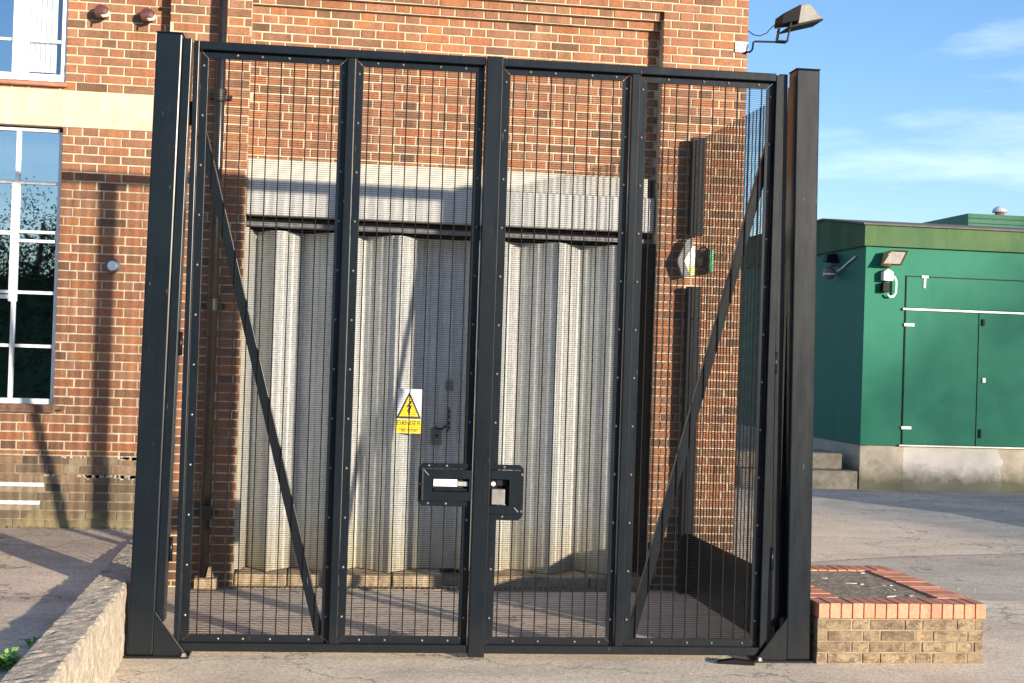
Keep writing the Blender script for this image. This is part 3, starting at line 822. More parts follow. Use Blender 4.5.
# posts -------------------------------------------------
def post(s_mid, lean, side, label):
    t = gthing('gate_post', label, 'gate post', s_mid, 'gate posts')
    H = 3.625; hw = .074
    q = MB(); y0, y1 = -.025, .13
    q._add([(-hw,y0,.012),(hw,y0,.012),(hw,y1,.012),(-hw,y1,.012),(-hw+lean,y0,H),(hw+lean,y0,H),(hw+lean,y1,H),(-hw+lean,y1,H)],
           [(0,3,2,1),(4,5,6,7),(0,1,5,4),(1,2,6,5),(2,3,7,6),(3,0,4,7)])
    q.build('post_tube', M_steel, t, bevel=.009)
    q = MB(); q.box(-hw-.003+lean, hw+.003+lean, y0-.003, y1+.003, H, H+.006); q.build('cap', M_steel, t, bevel=.002)
    # hinge channel on the gate side, set back
    q = MB(); a, b = (hw+.001, hw+.052) if side > 0 else (-hw-.052, -hw-.001)
    if side < 0: a, b = a-.028, b-.028
    ya = .0 if side > 0 else .055
    q._add([(a,ya,.20),(b,ya,.20),(b,.12,.20),(a,.12,.20),(a+lean,ya,H-.02),(b+lean,ya,H-.02),(b+lean,.12,H-.02),(a+lean,.12,H-.02)],
           [(0,3,2,1),(4,5,6,7),(0,1,5,4),(1,2,6,5),(2,3,7,6),(3,0,4,7)])
    q.build('hinge_channel', M_steel, t, bevel=.004)
    if side < 0:
        q = MB(); q.box(-hw-.030, -hw-.0005, .085, .125, .25, 3.5); q.build('channel_web', M_steel, t)
    sx = 1 if side > 0 else -1
    q = MB(); pl = [(-hw*sx-.010*sx, 0), (sx*(hw+.205), 0)]
    xa, xb = sorted((pl[0][0], pl[1][0])); q.box(xa, xb, -.055, .16, 0, .012); q.build('base_plate', M_steel, t, bevel=.002)
    q = MB(); q.prism([(sx*(hw+.001), .012), (sx*(hw+.185), .012), (sx*(hw+.185), .022), (sx*(hw+.001), .27)], -.030, -.020)
    q.build('gusset', M_steel, t, bevel=.0015)
    link('anchor_bolt', bolt_big, t, loc=(sx*(hw+.175), -.042 if side > 0 else -.045, .012))
    link('anchor_bolt', bolt_big, t, loc=(sx*(hw+.175), .12, .012))
    for z in (.55, 1.75, 3.1):
        q = MB(); xx = sx*(hw+.066) if side > 0 else sx*(hw+.086)
        q.tube([(xx+lean*z/3.6, .03, z), (xx+lean*z/3.6, .03, z+.14)], .012, 10); q.build('hinge_knuckle', M_steel, t, smooth=True)
    return t
post(-1.899, .046, 1, 'tall black steel gate post on the left, beside the concrete kerb')
post(2.028, -.046, -1, 'tall black steel gate post on the right, beside the brick planter')
# left leaf ---------------------------------------------
s0 = -1.715
t = gthing('gate_leaf', 'left black mesh gate leaf with long horizontal lock slot', 'gate', s0, 'pair of black steel mesh gate leaves')
tube_box(t, s0, -1.715, -1.683, GZ0, GZ1); tube_box(t, s0, -.0535, .0005, GZ0, GZ1-.0505, .053)
tube_box(t, s0, -1.6825, .0005, GZ1-.050, GZ1-.001); tube_box(t, s0, -1.6825, .0005, GZ0+.001, GZ0+.050, 0., .0525)
tube_box(t, s0, -1.6825, -.054, GZ0+.001, GZ0+.050, .053, .085)
tube_box(t, s0, -.820, -.772, GZ0+.051, GZ1-.051, name='middle_tube')
Z0, Z1 = .122, 3.503
hbL = (-1.50,-1.33,-1.165,-.95); hb2 = (-.643,-.492,-.269,-.117)
lockL = (-.33,.02,.88,1.18)
strips(t, s0, -1.633, -.867, Z0, Z1, VB, (-1.465,-1.322,-1.165,-.940))
strips(t, s0, -.724, -.049, Z0, Z1, VB, hb2, cut=lockL)
mesh_panel(t, s0, -1.633, -.867, Z0, Z1, -1.590); mesh_panel(t, s0, -.724, -.049, Z0, Z1, -.692)
q = MB(); q.bar((-1.655-s0,.089,3.06), (-.868-s0,.089,.09), .056, .045); q.build('diagonal_brace', M_steel, t, bevel=.003)
# lock box with open slot
def ring(t, s0, outer, hole, y0, y1, name):
    """plate with chamfered corners around a rectangular hole, as one mesh"""
    x0,x1,z0,z1 = outer[:4]; ch = outer[4]; a,b,c,d = hole
    q = MB()
    q.prism([(x0-s0+ (ch[0]),z1),(x1-s0-ch[1],z1),(x1-s0,z1-ch[1]),(x1-s0,d),(x0-s0,d),(x0-s0,z1-ch[0])], y0, y1)
    q.prism([(x0-s0,z0+ch[2]),(x0-s0,c),(x1-s0,c),(x1-s0,z0+ch[3]),(x1-s0-ch[3],z0),(x0-s0+ch[2],z0)], y0, y1)
    q.box(x0-s0, a-s0, y0, y1, c+.0003, d-.0003); q.box(b-s0, x1-s0, y0, y1, c+.0003, d-.0003)
    return q.build(name, M_steel, t)
ring(t, s0, (-.322,-.003,.903,1.158,(.026,.001,.026,.001)), (-.300,-.010,.935,1.128), .030, .040, 'lock_plate')
ring(t, s0, (-.292,-.004,.940,1.122,(.004,.004,.004,.004)), (-.238,-.020,.992,1.070), -.004, .045, 'lock_shroud')
q = MB(); q.box(-.238-s0, -.020-s0, .041, .045, .992, 1.070); q.build('slot_back', M_black, t)
q = MB(); q.box(-.232-s0, -.090-s0, .010, .034, 1.022, 1.064); q.build('sliding_bolt', M_white, t, bevel=.002)
q = MB(); q.box(-.085-s0, -.024-s0, .016, .038, 1.024, 1.052); q.build('bolt_tail', M_zinc, t, bevel=.002)
q = MB(); q.box(-.23-s0, -.03-s0, .010, .036, .996, 1.010); q.build('slot_lip', M_steel, t)
for (x, z) in ((-.306,1.033),(-.262,1.143),(-.155,1.143),(-.262,.918),(-.155,.918)):
    link('bolt', bolt_m, t, loc=(x-s0, .030, z))
q = MB(); q.bar((-.290-s0,-.0045,1.118),(-.262-s0,-.0045,1.088),.003,.002); q.build('weld_line', M_zinc, t)
# right leaf ---------------------------------------------
s0 = 1.835
t = gthing('gate_leaf', 'right black mesh gate leaf with wide centre stile and square lock window', 'gate', s0, 'pair of black steel mesh gate leaves')
tube_box(t, s0, 1.790, 1.835, GZ0, GZ1-.010)
tube_box(t, s0, .006, .102, .012, GZ1+.002, -.018, .085, 'centre_stile')
tube_box(t, s0, .103, 1.7895, GZ1-.050, GZ1-.001); tube_box(t, s0, .103, 1.7895, GZ0+.001, GZ0+.050)
tube_box(t, s0, .893, .940, GZ0+.051, GZ1-.051, name='middle_tube')
lockR = (.09,.33,.80,1.18)
strips(t, s0, .155, .842, Z0, Z1, VB, (.275,.427,.652,.800), cut=lockR)
strips(t, s0, .993, 1.742, Z0, Z1, VB, (1.125,1.345,1.50,1.69))
mesh_panel(t, s0, .155, .842, Z0, Z1, .178); mesh_panel(t, s0, .993, 1.742, Z0, Z1, 1.03)
q = MB(); q.bar((1.79-s0,.089,3.18), (1.0-s0,.089,.11), .056, .045); q.build('diagonal_brace', M_steel, t, bevel=.003)
ring(t, s0, (.104,.311,.826,1.158,(.001,.024,.001,.024)), (.112,.290,.862,1.128), .030, .040, 'lock_plate')
ring(t, s0, (.104,.288,.866,1.124,(.004,.004,.004,.004)), (.108,.222,.914,1.072), -.004, .045, 'lock_shroud')
q = MB(); q.box(.108-s0, .222-s0, .090, .096, .914, 1.072); q.box(.210-s0, .222-s0, .045, .09, .914, 1.072); q.box(.108-s0, .222-s0, .045, .09, 1.03, 1.072); q.build('window_back', M_black, t)
q = MB(); q.box(.118-s0, .200-s0, .012, .042, .918, 1.012); pdl = q.build('padlock_body', M_lampgrey, t, bevel=.006)
q = MB(); q.lathe([(.014,0),(.014,.008),(.010,.012)], (.125-s0,.012,1.043), 'y', 12); q.build('bolt_end', M_white, t)
for (x, z) in ((.300,1.100),(.190,1.143),(.300,.880),(.186,.846)):
    link('bolt', bolt_m, t, loc=(x-s0, .030, z))
q = MB(); q.bar((.255-s0,-.0045,.905),(.280-s0,-.0045,.878),.003,.002); q.build('weld_line', M_zinc, t)
# small black stop and gate bottom guide on the ground by the right post
q = MB(); q.prism([(-.11,.0),(.11,.0),(.11,.018),(-.02,.03),(-.11,.012)], -.03, .03)
o = q.build('gate_stop', M_black, bevel=.003); o.location = (2.62, 8.17, 0); o.rotation_euler = (0,0,R(-14))
tag(o, 'small black steel gate stop on the concrete by the right gate post', 'gate stop')

# ------------------------------------------------------------------ side fence
SF = thing('mesh_fence', 'dark fine mesh side fence with solid kick panel running back to the brick building', 'fence', (3.0, 8.5, 0))
q = MB(); q.box(-.004, .004, 0, 2.13, 0, .47); q.build('kick_panel', M_steel, SF)
q = MB(); q.box(-.07, .035, 2.13, 2.215, 0, 2.40); q.build('post', M_steel, SF, bevel=.004)
q = MB(); q.box(-.07, .035, 2.13, 2.215, 2.80, 3.57); q.build('post', M_steel, SF, bevel=.004)
q = MB(); q.box(-.04, .04, -.03, .03, 0, 3.57); q.build('post', M_steel, SF, bevel=.004)
w_ = MB(); w_.box(-.0030, .0030, -.0032, .0032, .44, 3.56); w_ = w_.mesh('vertical_wire', M_wire)
for i in range(27): link('vertical_wire', w_, SF, loc=(0, .085+i*.0762, 0))
q = MB(); z = .48
while z < 3.555:
    q.box(.0031, .0055, 0, 2.14, z-.0012, z+.0012); z += .0127
o = q.build('horizontal_wires', M_wire, SF); o['kind'] = 'stuff'
for (y, z) in ((2.17, 3.30), (2.17, 2.15), (2.17, 1.0)):
    q = MB(); q.lathe([(.011,0),(.011,.006)], (-.02, 2.13, z), 'y', 8); q.build('bolt', M_black, SF)
# lamp in the gap of the fence post
WL = thing('wall_lamp', 'grey angular wall lamp with white and yellow green lens beside the fence post', 'wall lamp', (2.93, 10.70, 2.60))
q = MB(); q.prism([(-.095,0),(-.02,.165),(.03,.19),(.03,.12),(-.035,.0),(.02,-.12),(-.045,-.13)], -.055, -.01); q.build('housing', M_greyplastic, WL, bevel=.004)
q = MB(); q.prism([(-.034,.0),(.029,.118),(.05,.118),(.05,-.03),(-.012,-.048)], -.052, -.012); q.build('lens', M_white, WL)
q = MB(); q.prism([(-.012,-.050),(.05,-.032),(.05,-.105),(.019,-.118)], -.052, -.012); q.build('lower_lens', M_lime, WL)
q = MB(); q.tube([(.125+.05*math.cos(a), -.03, .02+.095*math.sin(a)) for a in [k*math.pi/8 for k in range(17)]], .009, 6); q.build('cable_loop', M_black, WL, smooth=True)
q = MB(); q.box(.165, .205, -.07, .03, -.085, .10); q.build('green_box', M_grnplastic, WL, bevel=.006)
q = MB(); q.box(-.03, .20, -.009, .049, -.03, .03); q.build('back_bracket', M_black, WL)

# ------------------------------------------------------------------ planter
PL = thing('brick_planter', 'low stained brick planter with orange brick coping right of the gate', 'planter', (3.64, 8.86, -.05))
px, py = 3.64, 8.86
X0, X1, Y0, Y1 = 3.130, 4.205, 8.18, 9.74
q = MB(); q.box(X0+.005-px, X1-.005-px, Y0+.006-py, Y1-.005-py, 0, .322); q.build('core', M_mortar_old, PL)
PZ = .05+.0
def wallb(axis, n, fixed, a0, a1, z0, tone=0):
    pass
def pbrick(x0, x1, y0, y1, z0, z1, m, name='brick'):
    q = MB(); q.box(x0-px, x1-px, y0-py, y1-py, z0+.05, z1+.05)
    o = q.build(name, m, PL, bevel=.003); o['tint'] = random.random()*.95
    return o
for k in range(5):
    z0 = -.068 + k*.0685; z1 = z0 + .059
    x = X0
    i = k % 2
    while x < X1-.02:
        w = (.215 if i % 2 == 0 else .103); 
        if x == X0 and k % 2: w = .06
        e = min(x+w, X1)
        if X1-e < .03: e = X1
        pbrick(x, e, Y0+random.uniform(-.003,.003), Y0+.10, z0, z1, M_brick_yellow)
        x = e+.011; i += 1
    y = Y0+.112
    i = k % 2
    while y < Y1-.02:
        w = (.215 if i % 2 == 0 else .103); e = min(y+w, Y1)
        if Y1-e < .03: e = Y1
        pbrick(X1-.10, X1+random.uniform(-.003,.003), y, e, z0, z1, M_brick_yellow)
        pbrick(X0+random.uniform(-.003,.003), X0+.10, y, e, z0, z1, M_brick_yellow)
        y = e+.011; i += 1
zc0, zc1 = .277, .367
nb = 15; wv = (X1+.012-X0)/nb
def coping(x0, x1, y0, y1):
    pbrick(x0, x1, y0, y1, zc0, zc1+random.uniform(-.002,.002), M_coping, 'coping_brick')
for i in range(nb): coping(X0+i*wv+.003, X0+(i+1)*wv-.004, Y0-.010, Y0+.205)
nr = 16; wr = (Y1-Y0-.215-.225)/nr
for i in range(nr): coping(X1-.205, X1+.012, Y0+.212+i*wr+.003, Y0+.212+(i+1)*wr-.004)
for i in range(nr): coping(X0, X0+.215, Y0+.212+i*wr+.003, Y0+.212+(i+1)*wr-.004)
for i in range(nb): coping(X0+i*wv+.003, X0+(i+1)*wv-.004, Y1-.215, Y1)
mb = MB(); N = 40
xs = [X0+.215+(X1-X0-.42)*i/N for i in range(N+1)]; ys = [Y0+.20+(Y1-Y0-.41)*j/N for j in range(N+1)]
vs = []
for yv in ys:
    for xv in xs:
        p = Vector((xv*14, yv*14, 0)); vs.append((xv-px, yv-py, .408 + .003*noise.noise(p) + .0015*noise.noise(p*3)))
mb._add(vs, [(j*(N+1)+i, j*(N+1)+i+1, (j+1)*(N+1)+i+1, (j+1)*(N+1)+i) for j in range(N) for i in range(N)])
mb.build('gritty_fill', M_soil, PL)
fk = MB()
for _ in range(9):
    x, y = random.uniform(X0+.25, X1-.24), random.uniform(Y0+.25, Y1-.25); a = random.uniform(0, 3.1); w = random.uniform(.008, .045); h = random.uniform(.006,.02)
    c, s_ = math.cos(a), math.sin(a)
    pts = [(x+w*c-px, y+w*s_-py), (x-h*s_-px, y+h*c-py), (x-w*c-px, y-w*s_-py), (x+h*s_-px, y-h*c-py)]
    fk.prism(pts, .407, .4115, 'z')
o = fk.build('stone_flakes', M_flake, PL); o['kind'] = 'stuff'

# ------------------------------------------------------------------ green substation building
G = thing('green_building', 'green metal clad service building with double doors on a mossy concrete base', 'building', (8.24, 20, 0))
gx, gy = 8.24, 20.0
def gb(mb, x0, x1, y0, y1, z0, z1): mb.box(x0-gx, x1-gx, y0-gy, y1-gy, z0, z1); return mb
gb(MB(), 8.24, 18, 20.02, 30, -.1, .645).build('concrete_base', M_base, G, bevel=.01)
gb(MB(), 8.236, 18, 20.0, 30, .647, 3.66).build('wall', M_green, G)
gb(MB(), 8.230, 8.345, 19.990, 20.02, .64, 3.64).build('corner_trim', M_green, G, bevel=.004)
q = MB(); q.prism([(19.93, 3.635), (30.05, 3.635), (30.05, 5.0), (19.93, 3.945)], 8.175-gx, 8.20-gx, 'x')
q = MB()
q._add([(8.185-gx,19.93-gy,3.635),(18.1-gx,19.93-gy,3.635),(18.1-gx,30-gy,3.635),(8.185-gx,30-gy,3.635),(8.185-gx,19.93-gy,3.945),(18.1-gx,19.93-gy,3.945),(18.1-gx,30-gy,4.17),(8.185-gx,30-gy,4.17),(8.185-gx,21.6-gy,3.635),(8.185-gx,21.6-gy,4.16),(18.1-gx,21.6-gy,3.635),(18.1-gx,21.6-gy,4.16)],
       [(0,3,8),(0,8,9,4),(8,3,7,9),(0,1,5,4),(1,10,11,5),(10,2,6,11),(2,3,7,6),(0,8,10,1),(8,3,2,10)][1:])
q.build('fascia', M_fascia, G)
q = MB()
q.prism([(19.89-gy,3.946),(21.6-gy,4.163),(30.03-gy,4.175),(30.03-gy,4.205),(21.6-gy,4.193),(19.89-gy,3.972)], 8.15-gx, 18.15-gx, 'x')
q.build('roof', M_roof, G)
# doors
for (x0, x1) in ((8.889, 10.045), (10.060, 11.22)):
    dmb = gb(MB(), x0, x1, 19.978, 19.999, .675, 2.690); dobj = dmb.build('door', M_green, G, bevel=.004)
    if x0 > 10:
        gb(MB(), 10.13, 10.18, 19.955, 19.977, 1.64, 1.71).build('handle', M_white, dobj, bevel=.004)
        gb(MB(), 10.10, 10.135, 19.95, 19.977, .80, .93).build('lower_latch', M_black, dobj, bevel=.004)
        gb(MB(), 10.10, 10.14, 19.95, 19.977, 2.50, 2.60).build('upper_latch', M_black, dobj, bevel=.004)
    else:
        for z in (2.475, .925): gb(MB(), 8.86, 9.02, 19.965, 19.977, z-.022, z+.022).build('hinge', M_white, dobj, bevel=.004)
ft = MB(); gb(ft, 8.876, 8.888, 19.984, 20.0, .66, 3.215); gb(ft, 8.876, 18, 19.984, 20.0, 3.20, 3.214); gb(ft, 10.0455, 10.0595, 19.99, 20.0, .66, 2.69)
ft.build('door_joint', M_black, G)
gb(MB(), 8.89, 18, 19.986, 19.999, 2.735, 3.198).build('over_panel', M_green, G, bevel=.004)
gb(MB(), 8.83, 18, 19.955, 19.999, 2.694, 2.726).build('drip_rail', M_zinc, G, bevel=.004)
gb(MB(), 8.83, 18, 19.955, 20.02, .646, .672).build('bottom_rail', M_zinc, G, bevel=.004)
q = MB(); gb(q, 9.155, 9.185, 19.97, 19.986, 3.04, 3.20); gb(q, 9.12, 9.22, 19.965, 19.986, 3.19, 3.22); q.build('cable_clip', M_white, G)
for (x, z) in ((9.3,3.80),(10.2,3.74),(8.94,3.42)):
    q = MB(); q.lathe([(.007,0),(.007,.006)], (x-gx, 19.93-gy if z > 3.6 else 19.99-gy, z), 'y', 8); q.build('fixing_bolt', M_mortar_old, G)
# higher green block at the back
gb(MB(), 12.80, 24, 26, 33, 4.0, 4.915).build('upper_block', M_green2, G)
q = MB(); gb(q, 12.80, 24, 25.985, 26.0, 4.72, 4.735); gb(q, 12.80, 24, 25.985, 26.0, 4.82, 4.832); q.build('cladding_joint', M_green, G)
gb(MB(), 12.75, 24, 25.9, 26.1, 4.59, 4.665).build('flashing', M_white, G)
V = thing('roof_vent', 'small round mushroom roof vent on top of the far green block', 'vent', (13.61, 26.3, 4.915))
q = MB(); q.lathe([(.09,0),(.09,.09),(.10,.10)], (0,0,0), 'z', 16); q.build('neck', M_sill, V)
q = MB(); q.lathe([(.14,.08),(.15,.10),(.13,.15),(.08,.19),(.02,.205)], (0,0,0), 'z', 20); q.build('cowl', M_white, V, smooth=True)
# steps
S = thing('concrete_steps', 'two mossy concrete steps at the side of the green building', 'steps', (7.6, 20.2, 0))
q = MB(); q.box(-1.2, .62, -.18, .9, -.05, .255); q.build('step', M_step, S, bevel=.02)
q = MB(); q.box(-1.2, .46, .05, .9, .257, .50); q.build('step', M_step, S, bevel=.02)
# floodlight with junction box on the green wall
FL = thing('floodlight', 'small tan floodlight with white junction box on the green building front', 'floodlight', (8.60, 19.98, 3.45))
q = MB(); q._add([(-.10,-.01,.10),(.12,-.01,.10),(.05,-.01,-.11),(-.14,-.01,-.11),(-.06,-.20,.12),(.21,-.20,.12),(.11,-.20,-.10),(-.20,-.20,-.10)],
    [(0,3,2,1),(0,1,5,4),(1,2,6,5),(2,3,7,6),(3,0,4,7)])
q.build('casing', M_tan, FL)
q = MB(); q._add([(-.045,-.17,.10),(.18,-.17,.10),(.095,-.17,-.08),(-.165,-.17,-.08)], [(0,1,2,3)]); q.build('reflector', M_lampgrey, FL)
q = MB(); q.prism([(-.13,-.33),(-.13,-.20),(-.06,-.155),(.02,-.20),(.02,-.33)], -.12, 0); q.build('junction_box', M_white, FL, bevel=.006)
q = MB(); q.box(-.13, -.02, -.10, 0, -.50, -.36); q.build('sensor', M_black, FL, bevel=.01)
q = MB(); q.tube([(.02,-.05,-.26),(.07,-.05,-.27),(.095,-.05,-.33),(.095,-.05,-.50),(.06,-.05,-.56),(0,-.05,-.57),(-.04,-.05,-.53)], .017, 8); q.build('cable', M_white, FL, smooth=True)
# security camera on the side wall
CM = thing('security_camera', 'grey wall camera with white cable on the shaded side of the green building', 'camera', (8.236, 21.1, 3.30))
q = MB(); q.tube([(-.02,0,.10),(-.12,0,.10),(-.14,0,.04)], .025, 8); q.build('arm', M_greyplastic, CM)
q = MB(); q.lathe([(.03,.08),(.085,.04),(.095,-.02),(.075,-.09),(.03,-.12)], (-.14,0,0), 'z', 16); q.build('dome', M_greyplastic, CM, smooth=True)
q = MB(); q.lathe([(.10,-.025),(.102,-.035),(.09,-.05)], (-.14,0,0), 'z', 16); q.build('ring', M_white, CM, smooth=True)
q = MB(); q.tube([(-.02,-.75,.20),(-.02,-.45,.12),(-.03,-.2,.04),(-.04,.1,-.02),(-.04,.5,-.03)], .014, 6); q.build('cable', M_white, CM, smooth=True)
q = MB(); q._add([(-.02,.05,.30),(-.16,.05,.28),(-.22,-.08,.16),(-.02,-.08,.14),(-.02,.15,.30),(-.16,.15,.28),(-.22,.12,.16),(-.02,.12,.14)],[(0,3,2,1),(4,5,6,7),(0,1,5,4),(1,2,6,5),(2,3,7,6),(3,0,4,7)]); q.build('hood', M_black, CM)

# ------------------------------------------------------------------ floodlight on the brick corner
F2 = thing('corner_floodlight', 'black and grey floodlight on a bracket arm at the top corner of the brick building', 'floodlight', (3.33, YP, 4.33))
q = MB(); q.box(-.045, .058, -.012, -.001, -.045, .035); q.build('bracket_plate', M_white, F2)
for (x, z) in ((-.025,-.025),(-.025,.015),(.025,-.025),(.03,.015)):
    q = MB(); q.lathe([(.006,0),(.006,.004)], (x,-.012,z), 'y', 6); q.build('screw', M_black, F2)
q = MB(); q.tube([(.03,-.02,-.045),(.068,-.04,-.045),(.078,-.06,-.03),(.085,-.06,.03),(.10,-.06,.036),(.33,-.06,.045)], .008, 8); q.build('arm', M_black, F2, smooth=True)
q = MB(); q.bar((.275,-.06,.04),(.30,-.06,.21),.022,.006); q.bar((.335,-.14,.04),(.37,-.14,.22),.014,.006); q.box(.27,.345,-.145,-.055,.034,.041); q.build('stirrup', M_black, F2)
# tapered head, looking down to the right
q = MB(); q._add([(.275,-.16,.165),(.285,-.16,.245),(.425,-.18,.325),(.405,-.18,.135+.06),(.275,.02,.165),(.285,.02,.245),(.425,.05,.325),(.405,.05,.195)],
    [(0,1,2,3),(4,7,6,5),(0,4,5,1),(1,5,6,2),(3,2,6,7),(0,3,7,4)])
q.build('finned_body', M_black, F2, bevel=.006)
q = MB(); q._add([(.427,-.18,.325),(.500,-.18,.338),(.605,-.18,.225),(.407,-.18,.170),(.427,.05,.325),(.500,.05,.338),(.605,.05,.225),(.407,.05,.170)],
    [(0,1,2,3),(4,7,6,5),(0,4,5,1),(1,5,6,2),(3,2,6,7),(0,3,7,4)])
q.build('reflector_shell', M_lampgrey, F2, bevel=.006)
q = MB(); q._add([(.608,-.185,.222),(.612,-.185,.212),(.34,-.185,.135),(.335,-.185,.146),(.608,.055,.222),(.612,.055,.212),(.34,.055,.135),(.335,.055,.146)],
    [(0,1,2,3),(4,7,6,5),(0,4,5,1),(1,5,6,2),(3,2,6,7),(0,3,7,4)])
q.build('glass_rim', M_black, F2)
q = MB(); q.tube([(.06,-.002,.13),(.10,-.01,.10),(.15,-.02,.092),(.20,-.03,.115),(.245,-.04,.17),(.29,-.05,.20)], .004, 6); q.build('cable', M_black, F2, smooth=True)

# ------------------------------------------------------------------ weeds
def weed(x, y, z, n, r, label):
    mb = MB()
    for _ in range(n):
        a = random.uniform(0, 6.28); l = random.uniform(.4, 1)*r; w = l*.22; h = random.uniform(.2, 1.0)*r
        c, s_ = math.cos(a), math.sin(a); b = Vector((random.uniform(-1,1)*r*.35, random.uniform(-1,1)*r*.35, 0))
        p = [b, b+Vector((l*.5*c-w*s_, l*.5*s_+w*c, h*.8)), b+Vector((l*c, l*s_, h*.7)), b+Vector((l*.5*c+w*s_, l*.5*s_-w*c, h*.85))]
        mb._add(p, [(0,1,2,3)])
    o = mb.build('weed', M_leaf); o.location = (x, y, z); tag(o, label, 'weed', 'weeds along the kerb')
weed(-1.30, 6.60, .325, 44, .11, 'largest green weed at the foot of the kerb, bottom left corner')
weed(-1.25, 7.02, .328, 34, .075, 'small bright green weed by the kerb, above the larger one')

# scattered grit and dead leaves
gr = MB()
for _ in range(260):
    if random.random() < .45: x, y, z = random.uniform(-2.6,-1.22), random.uniform(5.5,10.8), None
    else: x, y, z = random.uniform(-.98,9), random.uniform(7.3,14), 0
    if z is None: z = .325 + max(0,(y-6.5))*.0095 + max(0,(y-8.6))*.0245
    if 3.0 < x < 4.3 and 8 < y < 9.8: continue
    s_ = random.uniform(.002, .006)
    vs = [(x+random.uniform(-s_,s_), y+random.uniform(-s_,s_), z+(s_*1.2 if k > 2 else -.002)) for k in range(4)]
    gr._add([(x-s_,y,z-.004),(x+s_,y-s_,z-.004),(x,y+s_,z-.004),(x+random.uniform(-.3,.3)*s_,y,z+s_*random.uniform(.5,1.2))], [(0,1,3),(1,2,3),(2,0,3)])
o = gr.build('grit', M_flake); o['kind'] = 'stuff'
mv = MB()
for _ in range(230):
    x = random.uniform(-3, -1.12); y = YL-.05-abs(random.gauss(0,.05)); z = .325+(y-6.5)*.0095+(y-8.6)*.0245; r = random.uniform(.008,.03)
    a = random.uniform(0,6.28); mv._add([(x,y,z-.003),(x+r*math.cos(a),y+r*.5*math.sin(a),z+r*.9),(x+r*.5*math.cos(a+.8),y,z+r*.4)], [(0,1,2)])
M_moss = plain('dry moss', [(.3,(.10,.10,.045)),(.7,(.22,.20,.09))], 20, .8, bstr=0)
o = mv.build('moss_and_grass', M_moss); o['kind'] = 'stuff'

# ------------------------------------------------------------------ behind the camera: trees and hedge mirrored in the glass, added hedge and shade tree
def tree(x, y, h, seed, label):
    rnd = random.Random(seed)
    t = thing('tree', label, 'tree', (x, y, -.02), 0, 'trees reflected in the window glass')
    mb = MB(); mb.tube([(0,0,0),(.05,.05,h*.25),(-.1,0,h*.5),(.1,.05,h*.85)], [.28,.22,.15,.05], 8)
    limbs = []
    for k in range(14):
        a = k*2.4; z0 = h*(.22+.045*k); l = h*.32*(1-.045*k)
        e = Vector((math.cos(a)*l, math.sin(a)*l, z0+l*.55)); mb.tube([(0,0,z0), e*.5+Vector((0,0,z0*.5-.1)), e], [.09,.05,.02], 6); limbs.append(e)
    mb.build('trunk', M_bark, t)
    lf = MB()
    for e in limbs:
        for c in range(12):
            ctr = e*rnd.uniform(.45,1.1) + Vector((rnd.gauss(0,.5), rnd.gauss(0,.5), rnd.gauss(0,.5)))
            if ctr.z < h*.2: ctr.z = h*.2
            for _ in range(90):
                p = ctr + Vector((rnd.gauss(0,.32), rnd.gauss(0,.32), rnd.gauss(0,.26)))
                u = Vector((rnd.gauss(0,1), rnd.gauss(0,1), rnd.gauss(0,1))).normalized()*.085; v = u.orthogonal().normalized()*.04
                lf._add([p, p+u*.5+v, p+u, p+u*.5-v], [(0,1,2,3)])
    me = lf.mesh('crown', M_tree, recalc=False); link('crown', me, t)
    return t
tree(-8.7, -25, 6.6, 1, 'tall leafy tree mirrored in the right half of the lower left window')
tree(-13.5, -25, 5.6, 2, 'broader lower tree mirrored at the left edge of the lower left window')
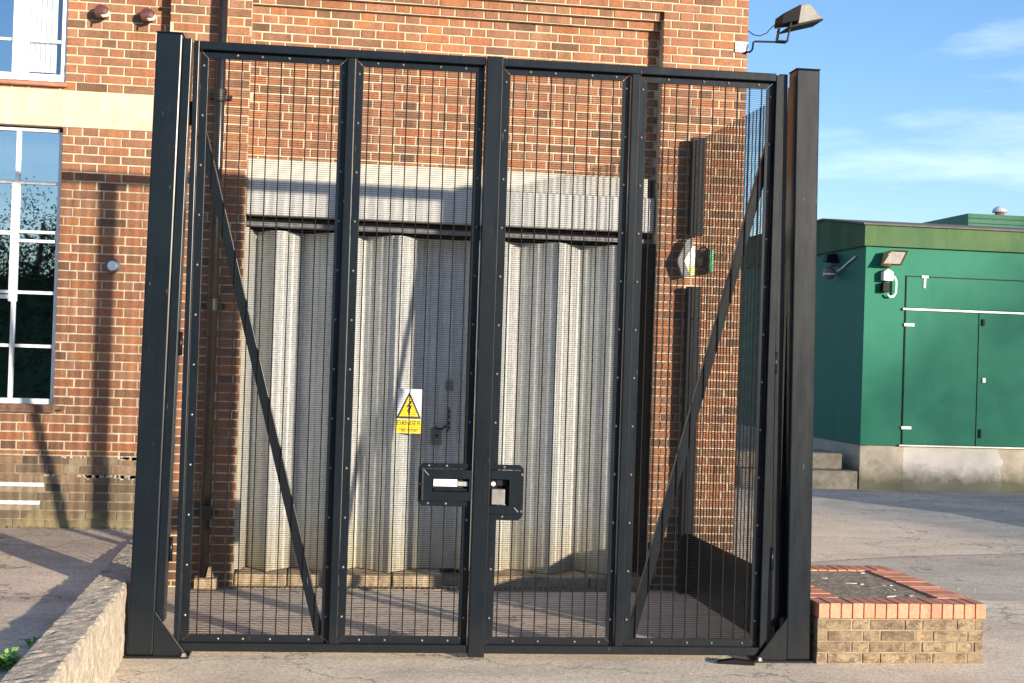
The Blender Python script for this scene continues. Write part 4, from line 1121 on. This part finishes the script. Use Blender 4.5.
def hedge(x0, x1, y, h, seed, label):
    rnd = random.Random(seed)
    t = thing('hedge', label, 'hedge', ((x0+x1)/2, y, 0), 0, 'hedges behind the road')
    mb = MB(); mb.box(-(x1-x0)/2+.5, (x1-x0)/2-.5, -.7, .7, -.05, h*.88); mb.build('inner_branches', M_tree, t)
    lf = MB()
    for _ in range(int((x1-x0)*420)):
        xx = rnd.uniform(-(x1-x0)/2, (x1-x0)/2); zz = rnd.random()**.7*(h + .5*noise.noise(Vector((xx*.5+seed*9, 0, 0))) + .25*noise.noise(Vector((xx*2, seed, 0))))
        p = Vector((xx, rnd.gauss(.7, .15), zz)); u = Vector((rnd.gauss(0,1), rnd.gauss(0,1), rnd.gauss(0,1))).normalized()*.14; v = u.orthogonal().normalized()*.07
        lf._add([p, p+u*.5+v, p+u, p+u*.5-v], [(0,1,2,3)])
    link('crown', lf.mesh('crown', M_tree, recalc=False), t)
hedge(-34, -1, -24, 4.3, 1, 'long dark hedge mirrored as the black lower half of the window panes')
hedge(-.5, 30, -24, 4.2, 2, 'long dark hedge behind the camera, added to darken what the steel posts mirror')  # unseen hedge added to give the steel a dark skyline to reflect
def shade_tree():  # unseen tree, crown shaped and thinned to cast the wanted shade
    rnd = random.Random(5)
    t = thing('tree', 'very large unseen tree added to cast dappled shade on the green building', 'tree', (45, -17, 0))
    mb = MB(); mb.tube([(0,0,0),(.2,0,4),(-.1,.1,9),(.1,0,15)], [.5,.42,.28,.06], 10)
    for k in range(16):
        a = k*2.4; z0 = 4.5+.6*k; l = (16.2-z0)*1.2; mb.tube([(0,0,z0), (math.cos(a)*l*.5, math.sin(a)*l*.3, z0+.5), (math.cos(a)*l, math.sin(a)*l*.5, z0+.3)], [.14,.08,.02], 6)
    mb.build('trunk', M_bark, t)
    lf = MB()
    for _ in range(34000):
        z = 5.0 + 11.0*(1-math.sqrt(rnd.random())); hw = (16.2-z)/.63
        edge = .35*noise.noise(Vector((z*1.3, 3, 0)))
        x = rnd.uniform(-hw, hw) + edge
        p = Vector((x, rnd.gauss(0, 1.6), z)); u = Vector((rnd.gauss(0,1), rnd.gauss(0,1), rnd.gauss(0,1))).normalized()*.13; v = u.orthogonal().normalized()*.055
        lf._add([p, p+u*.5+v, p+u, p+u*.5-v], [(0,1,2,3)])
    link('crown', lf.mesh('crown', M_tree, recalc=False), t)
shade_tree()
